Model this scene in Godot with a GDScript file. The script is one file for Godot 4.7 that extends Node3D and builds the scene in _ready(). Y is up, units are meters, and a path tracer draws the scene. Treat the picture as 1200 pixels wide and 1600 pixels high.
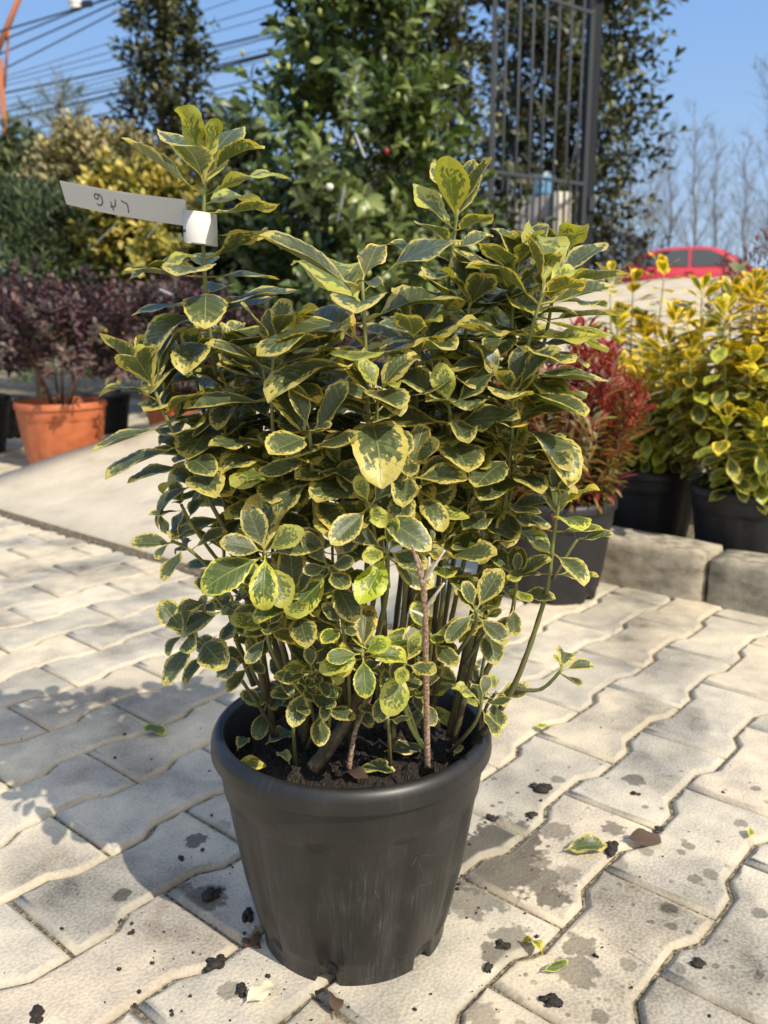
extends Node3D
# A potted golden euonymus on interlocking pavers in a plant nursery. World: x right, y up, the view runs towards -z. Metres.

const LENS := 1384.0          # focal length in pixels of a 1200 x 1600 frame
const PITCH := 0.2245
const EYE := 0.743
const TURN := 0.8636          # direction of the paving courses, measured from +x towards -z
var U := Vector3(cos(TURN), 0, -sin(TURN))
var V := Vector3(-sin(TURN), 0, -cos(TURN))
var used := {}
var rng := RandomNumberGenerator.new()
var M := {}
var leaf_meshes: Array = []
var leaf_round: Array = []
var simple_leaf: ArrayMesh
var narrow_leaf: ArrayMesh
var atlas_leaf: Array = []

# ---------------------------------------------------------------- helpers
func at(x: float, y: float, depth: float) -> Vector3:
	var dx := (x - 600.0) / LENS
	var dy := (y - 800.0) / LENS
	var fy := -sin(PITCH) - dy * cos(PITCH)
	var fd := cos(PITCH) - dy * sin(PITCH)
	var t := depth / fd
	return Vector3(dx * t, EYE + fy * t, -depth)

func ground(x: float, y: float, height := 0.0) -> Vector3:
	var dx := (x - 600.0) / LENS
	var dy := (y - 800.0) / LENS
	var fy := -sin(PITCH) - dy * cos(PITCH)
	var fd := cos(PITCH) - dy * sin(PITCH)
	var t := (height - EYE) / fy
	return Vector3(dx * t, height, -fd * t)

func uv(q: float, v: float, y := 0.0) -> Vector3:
	return U * q + V * v + Vector3(0, y, 0)

func lin(r: float, g: float, b: float) -> Color:
	return Color(r, g, b).linear_to_srgb()

func numbered(called: String) -> String:
	if not used.has(called):
		used[called] = 0
		return called
	used[called] += 1
	return "%s_%03d" % [called, used[called]]

func thing(called: String, label: String, category: String, where := Vector3.ZERO, group := "") -> Node3D:
	var o := Node3D.new()
	o.name = numbered(called)
	o.position = where
	add_child(o)
	tag(o, label, category, group)
	return o

func tag(o: Node, label: String, category: String, group := "") -> void:
	o.set_meta("label", label)
	o.set_meta("category", category)
	if group != "":
		o.set_meta("group", group)

func part(called: String, m: Mesh, mat: Material, parent: Node, xf := Transform3D.IDENTITY) -> MeshInstance3D:
	var o := MeshInstance3D.new()
	o.mesh = m
	o.material_override = mat
	o.transform = xf
	if parent == self:
		o.name = numbered(called)
		add_child(o)
	else:
		o.name = called
		parent.add_child(o, true)
	return o

func structure(called: String, m: Mesh, mat: Material) -> MeshInstance3D:
	var o := part(called, m, mat, self)
	o.set_meta("kind", "structure")
	return o

func paint(r: float, g: float, b: float, rough := 0.6, backlight := 0.0, spec := 0.5) -> StandardMaterial3D:
	var m := StandardMaterial3D.new()
	m.albedo_color = lin(r, g, b)
	m.roughness = rough
	m.metallic_specular = spec
	m.cull_mode = BaseMaterial3D.CULL_DISABLED
	if backlight > 0.0:
		m.backlight_enabled = true
		m.backlight = Color(backlight, backlight, backlight * 0.55).linear_to_srgb()
	return m

func tinted(backlight := 0.5, rough := 0.5) -> StandardMaterial3D:
	var m := paint(1, 1, 1, rough, backlight)
	m.vertex_color_use_as_albedo = true
	return m

func noise(freq: float, octaves: int, sd: int) -> FastNoiseLite:
	var n := FastNoiseLite.new()
	n.noise_type = FastNoiseLite.TYPE_SIMPLEX_SMOOTH
	n.frequency = freq
	n.fractal_octaves = octaves
	n.seed = sd
	return n

func ramp_texture(size: int, freq: float, octaves: int, sd: int, stops: Array, as_height := false) -> ImageTexture:
	# seamless noise through a colour ramp: stops are [place, r, g, b] in linear light
	var src := noise(freq, octaves, sd).get_seamless_image(size, size)
	src.convert(Image.FORMAT_L8)
	var data := src.get_data()
	var lut := PackedByteArray()
	for i in 256:
		var t := i / 255.0
		var k := 0
		while k < stops.size() - 2 and t > float(stops[k + 1][0]):
			k += 1
		var a: Array = stops[k]
		var b: Array = stops[k + 1]
		var f := clampf((t - float(a[0])) / (float(b[0]) - float(a[0])), 0, 1)
		var c := Color(lerpf(a[1], b[1], f), lerpf(a[2], b[2], f), lerpf(a[3], b[3], f))
		if not as_height:
			c = c.linear_to_srgb()
		lut.append(int(c.r * 255))
		lut.append(int(c.g * 255))
		lut.append(int(c.b * 255))
	var out := PackedByteArray()
	out.resize(size * size * 3)
	for i in data.size():
		var j := data[i] * 3
		out[i * 3] = lut[j]
		out[i * 3 + 1] = lut[j + 1]
		out[i * 3 + 2] = lut[j + 2]
	return ImageTexture.create_from_image(Image.create_from_data(size, size, false, Image.FORMAT_RGB8, out))

func textured(tex: Texture2D, scale: float, rough: float, height: Texture2D = null, relief := 0.0) -> StandardMaterial3D:
	var m := StandardMaterial3D.new()
	m.albedo_texture = tex
	m.roughness = rough
	m.uv1_triplanar = true
	m.uv1_world_triplanar = true
	m.uv1_scale = Vector3(scale, scale, scale)
	m.cull_mode = BaseMaterial3D.CULL_DISABLED
	if height:
		m.heightmap_enabled = true
		m.heightmap_texture = height
		m.heightmap_scale = relief
	return m

func begin(smooth := true) -> SurfaceTool:
	var st := SurfaceTool.new()
	st.begin(Mesh.PRIMITIVE_TRIANGLES)
	st.set_smooth_group(0 if smooth else -1)
	return st

func done(st: SurfaceTool) -> ArrayMesh:
	st.generate_normals()
	return st.commit()

func tri(st: SurfaceTool, a: Vector3, b: Vector3, c: Vector3) -> void:
	st.add_vertex(a); st.add_vertex(b); st.add_vertex(c)

func quad(st: SurfaceTool, a: Vector3, b: Vector3, c: Vector3, d: Vector3) -> void:
	tri(st, a, b, c)
	tri(st, a, c, d)

func add_box(st: SurfaceTool, c: Vector3, s: Vector3, b := Basis.IDENTITY) -> void:
	var p: Array = []
	for i in 8:
		p.append(c + b * (Vector3(-1 if i & 1 == 0 else 1, -1 if i & 2 == 0 else 1, -1 if i & 4 == 0 else 1) * s * 0.5))
	quad(st, p[0], p[2], p[3], p[1])
	quad(st, p[5], p[7], p[6], p[4])
	quad(st, p[4], p[6], p[2], p[0])
	quad(st, p[1], p[3], p[7], p[5])
	quad(st, p[2], p[6], p[7], p[3])
	quad(st, p[4], p[0], p[1], p[5])

func bar(a: Vector3, b: Vector3, w: float, d := -1.0) -> ArrayMesh:
	var st := begin(false)
	var z := (b - a).normalized()
	var side := Vector3.UP.cross(z)
	side = Vector3.RIGHT if side.length() < 0.01 else side.normalized()
	add_box(st, (a + b) * 0.5, Vector3(w, w if d < 0 else d, a.distance_to(b)), Basis(side, z.cross(side), z))
	return done(st)

func add_tube(st: SurfaceTool, pts: Array, r0: float, r1: float, sides := 7, wob := 0.0, colors: Array = []) -> void:
	var rings: Array = []
	var n := pts.size()
	for i in n:
		var t: Vector3 = (pts[mini(i + 1, n - 1)] - pts[maxi(i - 1, 0)]).normalized()
		var s := t.cross(Vector3(0.31, 0.2, 0.93)).normalized()
		var o := s.cross(t)
		var r := lerpf(r0, r1, float(i) / maxf(1, n - 1))
		var ring: Array = []
		for k in sides:
			var a := TAU * k / sides
			ring.append(pts[i] + (s * cos(a) + o * sin(a)) * r * (1.0 + wob * sin(i * 2.7 + k * 1.9)))
		rings.append(ring)
	for i in n - 1:
		if colors.size() == 2:
			st.set_color((colors[0] as Color).lerp(colors[1], float(i) / maxf(1, n - 2)))
		for k in sides:
			var k2 := (k + 1) % sides
			quad(st, rings[i][k], rings[i][k2], rings[i + 1][k2], rings[i + 1][k])
	for k in range(1, sides - 1):
		tri(st, rings[n - 1][0], rings[n - 1][k], rings[n - 1][k + 1])
		tri(st, rings[0][0], rings[0][k + 1], rings[0][k])

func smooth_path(pts: Array, step := 6) -> Array:
	var c := Curve3D.new()
	for i in pts.size():
		var tang: Vector3 = (pts[mini(i + 1, pts.size() - 1)] - pts[maxi(i - 1, 0)]) / 6.0
		c.add_point(pts[i], -tang, tang)
	var out: Array = []
	var n := (pts.size() - 1) * step
	var length := c.get_baked_length()
	for i in n + 1:
		out.append(c.sample_baked(length * i / n, true))
	return out

func lathe(st: SurfaceTool, profile: Array, segs := 72) -> void:
	for i in profile.size() - 1:
		var a: Vector2 = profile[i]
		var b: Vector2 = profile[i + 1]
		for k in segs:
			var t0 := TAU * k / segs
			var t1 := TAU * (k + 1) / segs
			quad(st, Vector3(a.x * cos(t0), a.y, a.x * sin(t0)), Vector3(b.x * cos(t0), b.y, b.x * sin(t0)), Vector3(b.x * cos(t1), b.y, b.x * sin(t1)), Vector3(a.x * cos(t1), a.y, a.x * sin(t1)))

# ---------------------------------------------------------------- leaves
func leaf_atlas() -> Array:
	# twelve variegated leaves, four across: dark centre, grey-green feathering, yellow margin with a jagged edge; and their veins as relief
	var cols := 4
	var rows := 3
	var cw := 256
	var ch := 320
	var w := cols * cw
	var h := rows * ch
	var rgb := PackedByteArray()
	var hgt := PackedByteArray()
	rgb.resize(w * h * 3)
	hgt.resize(w * h)
	var jag := noise(0.05, 3, 5)
	var mot := noise(0.02, 3, 9)
	var grain := noise(0.2, 2, 12)
	for cell in cols * rows:
		var ox := (cell % cols) * cw
		var oy := (cell / cols) * ch
		var margin: float = [0.12, 0.07, 0.15, 0.10, 0.2, 0.08, 0.12, 0.26, 0.11, 0.06, 0.34, 0.14][cell]
		var lime := 1.0 if cell == 10 or cell == 7 else 0.0
		for py in ch:
			var v := float(py) / (ch - 1)
			var half := 0.56 * pow(sin(PI * pow(clampf(v, 0.001, 0.999), 1.2)), 0.7) + 0.02
			for px in cw:
				var uu := (float(px) / (cw - 1)) * 2.0 - 1.0
				var au := absf(uu)
				var edge := minf((1.0 - au) * half, (1.0 - v) * 0.8)
				var along := v - 0.42 * au * half
				var side := 200.0 if uu > 0 else 0.0
				var vein := along * 6.5 + cell * 0.37
				var vf := absf(vein - roundf(vein))
				var j := jag.get_noise_2d(along * 300.0 + cell * 90.0, side + au * 14.0)
				var k := mot.get_noise_2d(px * 1.3 + cell * 300.0, py * 1.3)
				var thr := margin * (0.8 + 0.5 * j + 0.8 * k) + 0.024
				var r := 0.088
				var g := 0.11
				var b := 0.048
				if lime > 0.5:
					r = 0.15; g = 0.19; b = 0.035
				var mid := thr * 1.25 + 0.05 + 0.22 * jag.get_noise_2d(along * 240.0 + 700.0 + cell * 50.0, side + au * 12.0)
				if edge < thr:
					r = 0.58 + 0.1 * k; g = 0.49 + 0.1 * k; b = 0.13 + 0.06 * k
					if lime > 0.5:
						r = 0.50; g = 0.49; b = 0.09
				elif edge < mid:
					var f := 0.55 + 0.4 * k
					r = lerpf(r, 0.215, f); g = lerpf(g, 0.24, f); b = lerpf(b, 0.10, f)
				var gr := 1.0 + 0.22 * grain.get_noise_2d(px + cell * 77.0, py)
				r *= gr; g *= gr; b *= gr
				var hh := 0.5 + 0.1 * k + 0.12 * grain.get_noise_2d(px, py)
				if vf < 0.1 and au * half > 0.015:
					var f2 := (1.0 - vf / 0.1) * 0.32
					r = lerpf(r, 0.24, f2); g = lerpf(g, 0.30, f2); b = lerpf(b, 0.12, f2)
					hh -= f2 * 0.7
				if au * half < 0.024:
					var f3 := 1.0 - au * half / 0.024
					r = lerpf(r, 0.33, f3 * 0.8); g = lerpf(g, 0.38, f3 * 0.8); b = lerpf(b, 0.14, f3 * 0.8)
					hh -= 0.4 * f3
				var at_px := (oy + py) * w + ox + px
				var c := Color(clampf(r, 0, 1), clampf(g, 0, 1), clampf(b, 0, 1)).linear_to_srgb()
				rgb[at_px * 3] = int(c.r * 255)
				rgb[at_px * 3 + 1] = int(c.g * 255)
				rgb[at_px * 3 + 2] = int(c.b * 255)
				hgt[at_px] = int(clampf(hh, 0, 1) * 255)
	return [ImageTexture.create_from_image(Image.create_from_data(w, h, false, Image.FORMAT_RGB8, rgb)), ImageTexture.create_from_image(Image.create_from_data(w, h, false, Image.FORMAT_L8, hgt))]

func leaf_mesh(width: float, peak: float, bend: float, fold: float, wave: float, cell: int, rows := 16, cols := 6, point := 0.48) -> ArrayMesh:
	# unit length along +z, top side +y; a petiole, a blade that bends and folds along its midrib, fine teeth
	var grid: Array = []
	var uvs: Array = []
	var ox := (cell % 4) / 4.0
	var oy := (cell / 4) / 3.0
	var angle := -bend * 0.25
	var pos := Vector3(0, 0, 0)
	var prev := -0.12
	for i in rows + 3:
		var t := -0.12 + 0.06 * i if i < 2 else float(i - 2) / rows
		var step := t - prev
		prev = t
		if i > 0:
			angle += bend * step * (0.5 + 1.0 * clampf(t, 0, 1))
		pos += Vector3(0, -sin(angle), cos(angle)) * step
		var tt := clampf(t, 0.0, 1.0)
		var half := 0.5 * width * pow(sin(PI * pow(tt, peak)), point + 0.45 * (1.0 - tt))
		if t <= 0.01:
			half = 0.018
		elif t > 0.2 and t < 0.97:
			half *= 1.0 + (0.035 if i % 2 == 0 else -0.02)
		half = maxf(half, 0.012)
		var up := Vector3(0, cos(angle), sin(angle))
		var row: Array = []
		var urow: Array = []
		for k in cols + 1:
			var u := 2.0 * k / cols - 1.0
			var au := absf(u)
			var lift := fold * au * half * (1.0 if t > 0.0 else 3.0) + wave * sin(t * 9.0 + u * 2.3 + cell) * au * au * half
			lift -= 0.55 * fold * au * au * half
			row.append(pos + Vector3(u * half * (1.0 - 0.12 * absf(fold)), 0, 0) + up * lift)
			urow.append(Vector2(ox + (0.5 + 0.485 * u) / 4.0, oy + (0.01 + 0.98 * tt) / 3.0))
		grid.append(row)
		uvs.append(urow)
	var st := begin()
	for i in grid.size() - 1:
		for k in cols:
			for p in [[0, 0], [1, 0], [1, 1], [0, 0], [1, 1], [0, 1]]:
				st.set_uv(uvs[i + p[0]][k + p[1]])
				st.add_vertex(grid[i + p[0]][k + p[1]])
	return done(st)

func leaf_place(where: Vector3, dir: Vector3, up: Vector3, length: float) -> Transform3D:
	var z := dir.normalized()
	var x := up.cross(z)
	x = Vector3(1, 0, 0) if x.length() < 0.001 else x.normalized()
	var y := z.cross(x)
	return Transform3D(Basis(x, y, z) * length, where)

func any_dir() -> Vector3:
	var y := rng.randf_range(-1, 1)
	var a := rng.randf() * TAU
	return Vector3(cos(a) * sqrt(1 - y * y), y, sin(a) * sqrt(1 - y * y))

func whorls(path: Array, pairs: int, gap: float, length: float, out: Array, open_at := 95.0, skip_from := 9.0, skip_to := 9.0, tight := 20.0) -> void:
	# opposite leaves in crossed pairs from the tip of a shoot downwards
	var total := 0.0
	var cum: Array = [0.0]
	for i in range(path.size() - 1, 0, -1):
		total += path[i].distance_to(path[i - 1])
		cum.append(total)
	var phase := rng.randf() * TAU
	var s := 0.0
	for k in pairs:
		if s > total - 0.01:
			break
		var i := 0
		while i < cum.size() - 2 and cum[i + 1] < s:
			i += 1
		var a: Vector3 = path[path.size() - 1 - i]
		var b: Vector3 = path[path.size() - 2 - i]
		var p := a.lerp(b, (s - cum[i]) / maxf(1e-5, cum[i + 1] - cum[i]))
		var axis := (a - b).normalized()
		var side := axis.cross(Vector3(0.23, 0.1, 0.95)).normalized()
		var f := float(k) / maxf(1.0, pairs - 1.0)
		var ang := deg_to_rad(lerpf(tight, open_at, pow(minf(1.0, k / minf(5.0, maxf(2.0, pairs - 1.0))), 0.8)))
		if not (s > skip_from and s < skip_to):
			for m in 2:
				var az := phase + PI * m + rng.randf_range(-0.35, 0.35)
				var rad := side.rotated(axis, az)
				var th := ang + rng.randf_range(-0.2, 0.25)
				var dir := axis * cos(th) + rad * sin(th)
				var up := axis * sin(th) - rad * cos(th)
				# leaves turn their upper side to the light
				up = (up + Vector3(0.06, 0.22, 0.0)).normalized()
				dir = dir.rotated(up, rng.randf_range(-0.25, 0.25))
				var ll := length * rng.randf_range(0.78, 1.12) * (0.6 if k == 0 else (0.88 if k == 1 else 1.0)) * (1.0 - 0.22 * maxf(0, f - 0.6))
				out.append(leaf_place(p + rad * 0.002, dir, up, ll))
		phase += PI / 2 + rng.randf_range(-0.15, 0.15)
		s += gap * (0.45 if k == 0 else (0.75 if k < 3 else rng.randf_range(0.8, 1.35)))

func merged(list: Array, meshes: Array) -> ArrayMesh:
	var st := SurfaceTool.new()
	st.begin(Mesh.PRIMITIVE_TRIANGLES)
	for i in list.size():
		st.append_from(meshes[i % meshes.size()], 0, list[i])
	return st.commit()

func nearest_first(list: Array) -> Array:
	var eye := Vector3(0, EYE, 0)
	list.sort_custom(func(a, b): return a[0].origin.distance_squared_to(eye) < b[0].origin.distance_squared_to(eye))
	return list

func dress(root: Node3D, list: Array, single: int, meshes: Array, tones: Array, mats: Array, mm_mat: Material) -> void:
	# list of [transform, tone]; the nearest become leaves of their own, the rest one instanced mass
	nearest_first(list)
	var n := mini(single, list.size())
	for i in n:
		var e: Array = list[i]
		part("leaf", meshes[i % meshes.size()], mats[e[1]], root, root.transform.affine_inverse() * e[0])
	if list.size() > n:
		var mm := MultiMesh.new()
		mm.transform_format = MultiMesh.TRANSFORM_3D
		mm.use_colors = true
		mm.mesh = meshes[0]
		mm.instance_count = list.size() - n
		for i in range(n, list.size()):
			var c: Color = tones[list[i][1]]
			var f := rng.randf_range(0.75, 1.25)
			mm.set_instance_transform(i - n, root.transform.affine_inverse() * list[i][0])
			mm.set_instance_color(i - n, Color(c.r * f, c.g * f, c.b * f))
		var o := MultiMeshInstance3D.new()
		o.name = "foliage"
		o.multimesh = mm
		o.material_override = mm_mat
		o.set_meta("kind", "stuff")
		root.add_child(o, true)

func tone_mats(tones: Array, rough: float, backlight: float) -> Array:
	var out: Array = []
	for c in tones:
		out.append(paint(c.r, c.g, c.b, rough, backlight))
	return out

func spray(list: Array, centre: Vector3, out_dir: Vector3, count: int, length: float, reach: float, tones: int, droop := 0.0) -> void:
	# a leafy twig end: leaves set round a short twig
	var axis := (out_dir + any_dir() * 0.35).normalized()
	var side := axis.cross(Vector3(0.3, 0.9, 0.2)).normalized()
	var tone := rng.randi() % tones
	for k in count:
		var s := reach * (1.0 - float(k) / count)
		var az := k * 2.4 + rng.randf() * 0.6
		var rad := side.rotated(axis, az)
		var th := deg_to_rad(25.0 + 55.0 * k / count) + rng.randf_range(-0.3, 0.3)
		var dir := axis * cos(th) + rad * sin(th) + Vector3(0, -droop, 0)
		var up := axis * sin(th) - rad * cos(th) + Vector3(0, 0.5, 0)
		list.append([leaf_place(centre + axis * s, dir, up, length * rng.randf_range(0.7, 1.2)), tone if rng.randf() < 0.6 else rng.randi() % tones])

func wood(root: Node3D, called: String, pts: Array, r0: float, r1: float, mat: Material, sides := 7) -> void:
	var st := begin()
	add_tube(st, pts, r0, r1, sides, 0.06)
	var o := part(called, done(st), mat, root)
	o.transform = root.transform.affine_inverse()

func leafy_tree(root: Node3D, foot: Vector3, height: float, radii: Array, limbs: int, sprays: int, per: int, leaf_len: float, list: Array, tones: int, bark: Material, rise := 0.5, low := 0.08, droop := 0.0) -> void:
	# a trunk, limbs of golden-angle spacing whose length follows the outline, leafy sprays on their outer parts
	var trunk: Array = []
	for i in 8:
		trunk.append(foot + Vector3(sin(i * 1.3) * 0.012 * height, height * i / 7.6, cos(i * 1.7) * 0.012 * height))
	wood(root, "trunk", smooth_path(trunk, 3), height * 0.018 + 0.01, 0.006, bark, 9)
	var st := begin()
	for i in limbs:
		var f := low + (1.0 - low) * (i + rng.randf()) / limbs
		var x := f * (radii.size() - 1)
		var rr: float = lerpf(radii[int(x)], radii[mini(int(x) + 1, radii.size() - 1)], x - int(x)) * rng.randf_range(0.62, 1.12)
		var az := i * 2.39996 + rng.randf_range(-0.4, 0.4)
		var base := foot + Vector3(0, height * f * 0.96, 0)
		var dir := Vector3(cos(az), 0, sin(az))
		var tip := base + dir * rr + Vector3(0, rr * rise * rng.randf_range(0.5, 1.3), 0)
		var midp := base.lerp(tip, 0.5) + Vector3(0, -rr * 0.08, 0)
		add_tube(st, [base, midp, tip], 0.006 + rr * 0.008, 0.002, 5)
		for k in sprays:
			var t := rng.randf_range(0.3, 1.05)
			var p := base.lerp(tip, t) + any_dir() * rr * 0.2
			var outd := (dir * rng.randf_range(0.4, 1.2) + Vector3(0, rng.randf_range(0.2, 1.2), 0) + any_dir() * 0.5).normalized()
			spray(list, p, outd, per, leaf_len, leaf_len * per * 0.28, tones, droop)
	# the leader
	for k in sprays:
		spray(list, foot + Vector3(0, height * rng.randf_range(0.9, 1.0), 0) + any_dir() * 0.04, Vector3.UP, per, leaf_len, leaf_len * per * 0.3, tones)
	var o := part("branch", done(st), bark, root)
	o.transform = root.transform.affine_inverse()

func bush(list: Array, centre: Vector3, radius: Vector3, count: int, per: int, leaf_len: float, tones: int, sd: int) -> void:
	var lump := noise(1.2, 2, sd)
	for i in count:
		var d := any_dir()
		if d.y < -0.5:
			d.y = -d.y
		var r := (0.35 + 0.65 * pow(rng.randf(), 0.45)) * (1.0 + 0.45 * lump.get_noise_3d(d.x * 1.6, d.y * 1.6, d.z * 1.6))
		spray(list, centre + d * radius * r, d * 0.7 + Vector3(0, 0.6, 0), per, leaf_len, leaf_len * per * 0.22, tones)

# ---------------------------------------------------------------- paving
const PL := 0.28              # length of a paver along its course
const PP := 0.1389            # spacing of the courses
const PW := 0.1572            # width of a paver at its ends
var lattice := Vector3(-0.4271, 0, -0.9584)

func paver_mesh(sd: int) -> ArrayMesh:
	var r := RandomNumberGenerator.new()
	r.seed = sd
	var g := 0.0026
	var a := PL * 0.5 - g
	var w := PW * 0.5 - g
	var n := PP - PW * 0.5 - g
	var s0 := PL * 0.25 - 0.0155 + g * 0.4
	var s1 := PL * 0.25 + 0.0155 + g * 0.4
	var corners := [Vector2(-a, -w), Vector2(-s1, -w), Vector2(-s0, -n), Vector2(s0, -n), Vector2(s1, -w), Vector2(a, -w), Vector2(a, w), Vector2(s1, w), Vector2(s0, n), Vector2(-s0, n), Vector2(-s1, w), Vector2(-a, w)]
	var line: Array = []
	for i in corners.size():
		var p: Vector2 = corners[i]
		var q: Vector2 = corners[(i + 1) % corners.size()]
		var m := 3 if p.distance_to(q) > 0.07 else 2
		for k in m:
			line.append(p.lerp(q, float(k) / m) + Vector2(r.randf_range(-1, 1), r.randf_range(-1, 1)) * 0.0005)
	var levels := [[0.0105, 0.0], [0.0068, 0.0], [0.0056, -0.0006], [0.0010, -0.0046], [0.0, -0.0075], [0.0, -0.035]]
	var rings: Array = []
	for l in levels:
		var ring: Array = []
		for i in line.size():
			var p: Vector2 = line[i]
			var t: Vector2 = ((line[(i + 1) % line.size()] as Vector2) - (line[(i + line.size() - 1) % line.size()] as Vector2)).normalized()
			var e1: Vector2 = ((line[(i + 1) % line.size()] as Vector2) - p).normalized()
			var inward := Vector2(-t.y, t.x) / maxf(0.6, t.dot(e1))
			var inset: float = l[0] * (1.0 + (r.randf_range(-0.2, 0.2) if l[0] < 0.007 else 0.0))
			var c := p + inward * inset
			ring.append(Vector3(c.x, l[1] + (r.randf_range(-0.0004, 0.0003) if l[0] < 0.007 else 0.0), c.y))
		rings.append(ring)
	var st := begin()
	for i in line.size():
		var j := (i + 1) % line.size()
		tri(st, Vector3.ZERO, rings[0][i], rings[0][j])
		for k in rings.size() - 1:
			quad(st, rings[k][i], rings[k + 1][i], rings[k + 1][j], rings[k][j])
	return done(st)

func paver_textures() -> Array:
	# 2048 px over 2.6 m: mottled cement, fine grit, pale dust, water drops and wet soil marks of the watered pot
	var size := 2048
	var metres := 2.6
	var x0 := -1.3
	var z0 := -3.15
	var broad := noise(0.004, 4, 31).get_seamless_image(size, size)
	var mid := noise(0.02, 3, 32).get_seamless_image(size, size)
	var fine := noise(0.22, 2, 33).get_seamless_image(size, size)
	for im in [broad, mid, fine]:
		im.convert(Image.FORMAT_L8)
	var bd: PackedByteArray = broad.get_data()
	var md: PackedByteArray = mid.get_data()
	var fd: PackedByteArray = fine.get_data()
	var wet := PackedByteArray()
	wet.resize(size * size)
	var edge := noise(0.035, 3, 35)
	var marks: Array = []   # px x, px y, size in metres, strength
	for m in [[305, 1312, .017, 170], [188, 1398, .014, 160], [280, 1385, .017, 120], [320, 1402, .03, 150], [360, 1545, .016, 120], [345, 1290, .016, 90],
			[991, 1217, .019, 150], [958, 1293, .018, 150], [862, 1400, .024, 170], [905, 1475, .022, 140], [900, 1515, .028, 130], [1043, 1417, .012, 150], [1085, 1372, .011, 130],
			[866, 1297, .025, 130], [825, 1340, .03, 130], [790, 1310, .055, 190], [770, 1352, .07, 180], [745, 1335, .05, 190], [812, 1300, .03, 180], [735, 1395, .05, 140], [842, 1372, .03, 150], [800, 1470, .03, 130], [775, 1490, .022, 150], [725, 1410, .03, 100],
			[870, 1217, .013, 120], [1110, 1365, .012, 110], [1075, 1320, .01, 130], [1155, 1285, .011, 120], [1180, 1232, .009, 130], [1185, 1425, .012, 130], [1047, 1445, .009, 130], [935, 1585, .011, 120], [750, 1585, .022, 110], [885, 1365, .02, 90],
			[1010, 1330, .012, 110], [980, 1505, .012, 100], [960, 1348, .018, 80], [1060, 1510, .01, 110]]:
		var g := ground(m[0], m[1])
		marks.append([g.x, g.z, m[2], m[3]])
	var r := RandomNumberGenerator.new()
	r.seed = 77
	for i in 150:
		var g := ground(r.randf_range(760, 1230), r.randf_range(1190, 1620))
		marks.append([g.x, g.z, 0.0015 + 0.006 * r.randf() * r.randf(), r.randi_range(70, 150)])
	for m in marks:
		var cx := (float(m[0]) - x0) / metres * size
		var cy := (float(m[1]) - z0) / metres * size
		var rad: float = float(m[2]) / metres * size
		var ext := int(rad * 1.6) + 2
		for py in range(int(cy) - ext, int(cy) + ext + 1):
			for px in range(int(cx) - ext, int(cx) + ext + 1):
				if px < 0 or py < 0 or px >= size or py >= size:
					continue
				var d := Vector2(px - cx, py - cy).length() / rad
				d += 0.35 * edge.get_noise_2d(px * (1.0 + 8.0 / rad), py * (1.0 + 8.0 / rad)) + (0.25 * edge.get_noise_2d(px * 3.0, py * 3.0) if rad > 12 else 0.0)
				var s := clampf((1.0 - d) * 6.0, 0, 1) * float(m[3])
				var k := py * size + px
				wet[k] = maxi(wet[k], int(s))
	var rgb := PackedByteArray()
	rgb.resize(size * size * 3)
	var hgt := PackedByteArray()
	hgt.resize(size * size)
	var gam := PackedByteArray()
	for i in 1024:
		gam.append(int(Color(i / 1023.0, 0, 0).linear_to_srgb().r * 255.0))
	for k in size * size:
		var b: float = bd[k] * 0.00392
		var m: float = md[k] * 0.00392
		var f: float = fd[k] * 0.00392
		var base := 0.33 + 0.32 * b + 0.2 * (m - 0.5) + 0.24 * (f - 0.5)
		if f > 0.78:
			base -= 0.07 * m
		if b < 0.4:
			base -= (0.4 - b) * 0.5 * m
		var warm := 0.5 + 0.9 * (b - 0.5) + 0.5 * (m - 0.5)
		if b < 0.46 and m > 0.38:
			base -= minf(0.1, (0.46 - b) * 0.9) * (m - 0.38) * 3.0
		var w := 1.0 - wet[k] * 0.0041
		base *= w
		rgb[k * 3] = gam[int(clampf(base, 0.02, 0.99) * 1023)]
		rgb[k * 3 + 1] = gam[int(clampf(base * (0.915 - 0.045 * warm), 0.02, 0.99) * 1023)]
		rgb[k * 3 + 2] = gam[int(clampf(base * (0.775 - 0.14 * warm), 0.02, 0.99) * 1023)]
		hgt[k] = int(clampf(90.0 + 110.0 * f + 50.0 * m - wet[k] * 0.12, 0, 255))
	return [ImageTexture.create_from_image(Image.create_from_data(size, size, false, Image.FORMAT_RGB8, rgb)), ImageTexture.create_from_image(Image.create_from_data(size, size, false, Image.FORMAT_L8, hgt))]

func on_paving(q: float, v: float) -> bool:
	if v > 3.74:
		return q < 7.5
	if v > 1.3:
		return q < 1.62
	return q < 2.28

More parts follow.
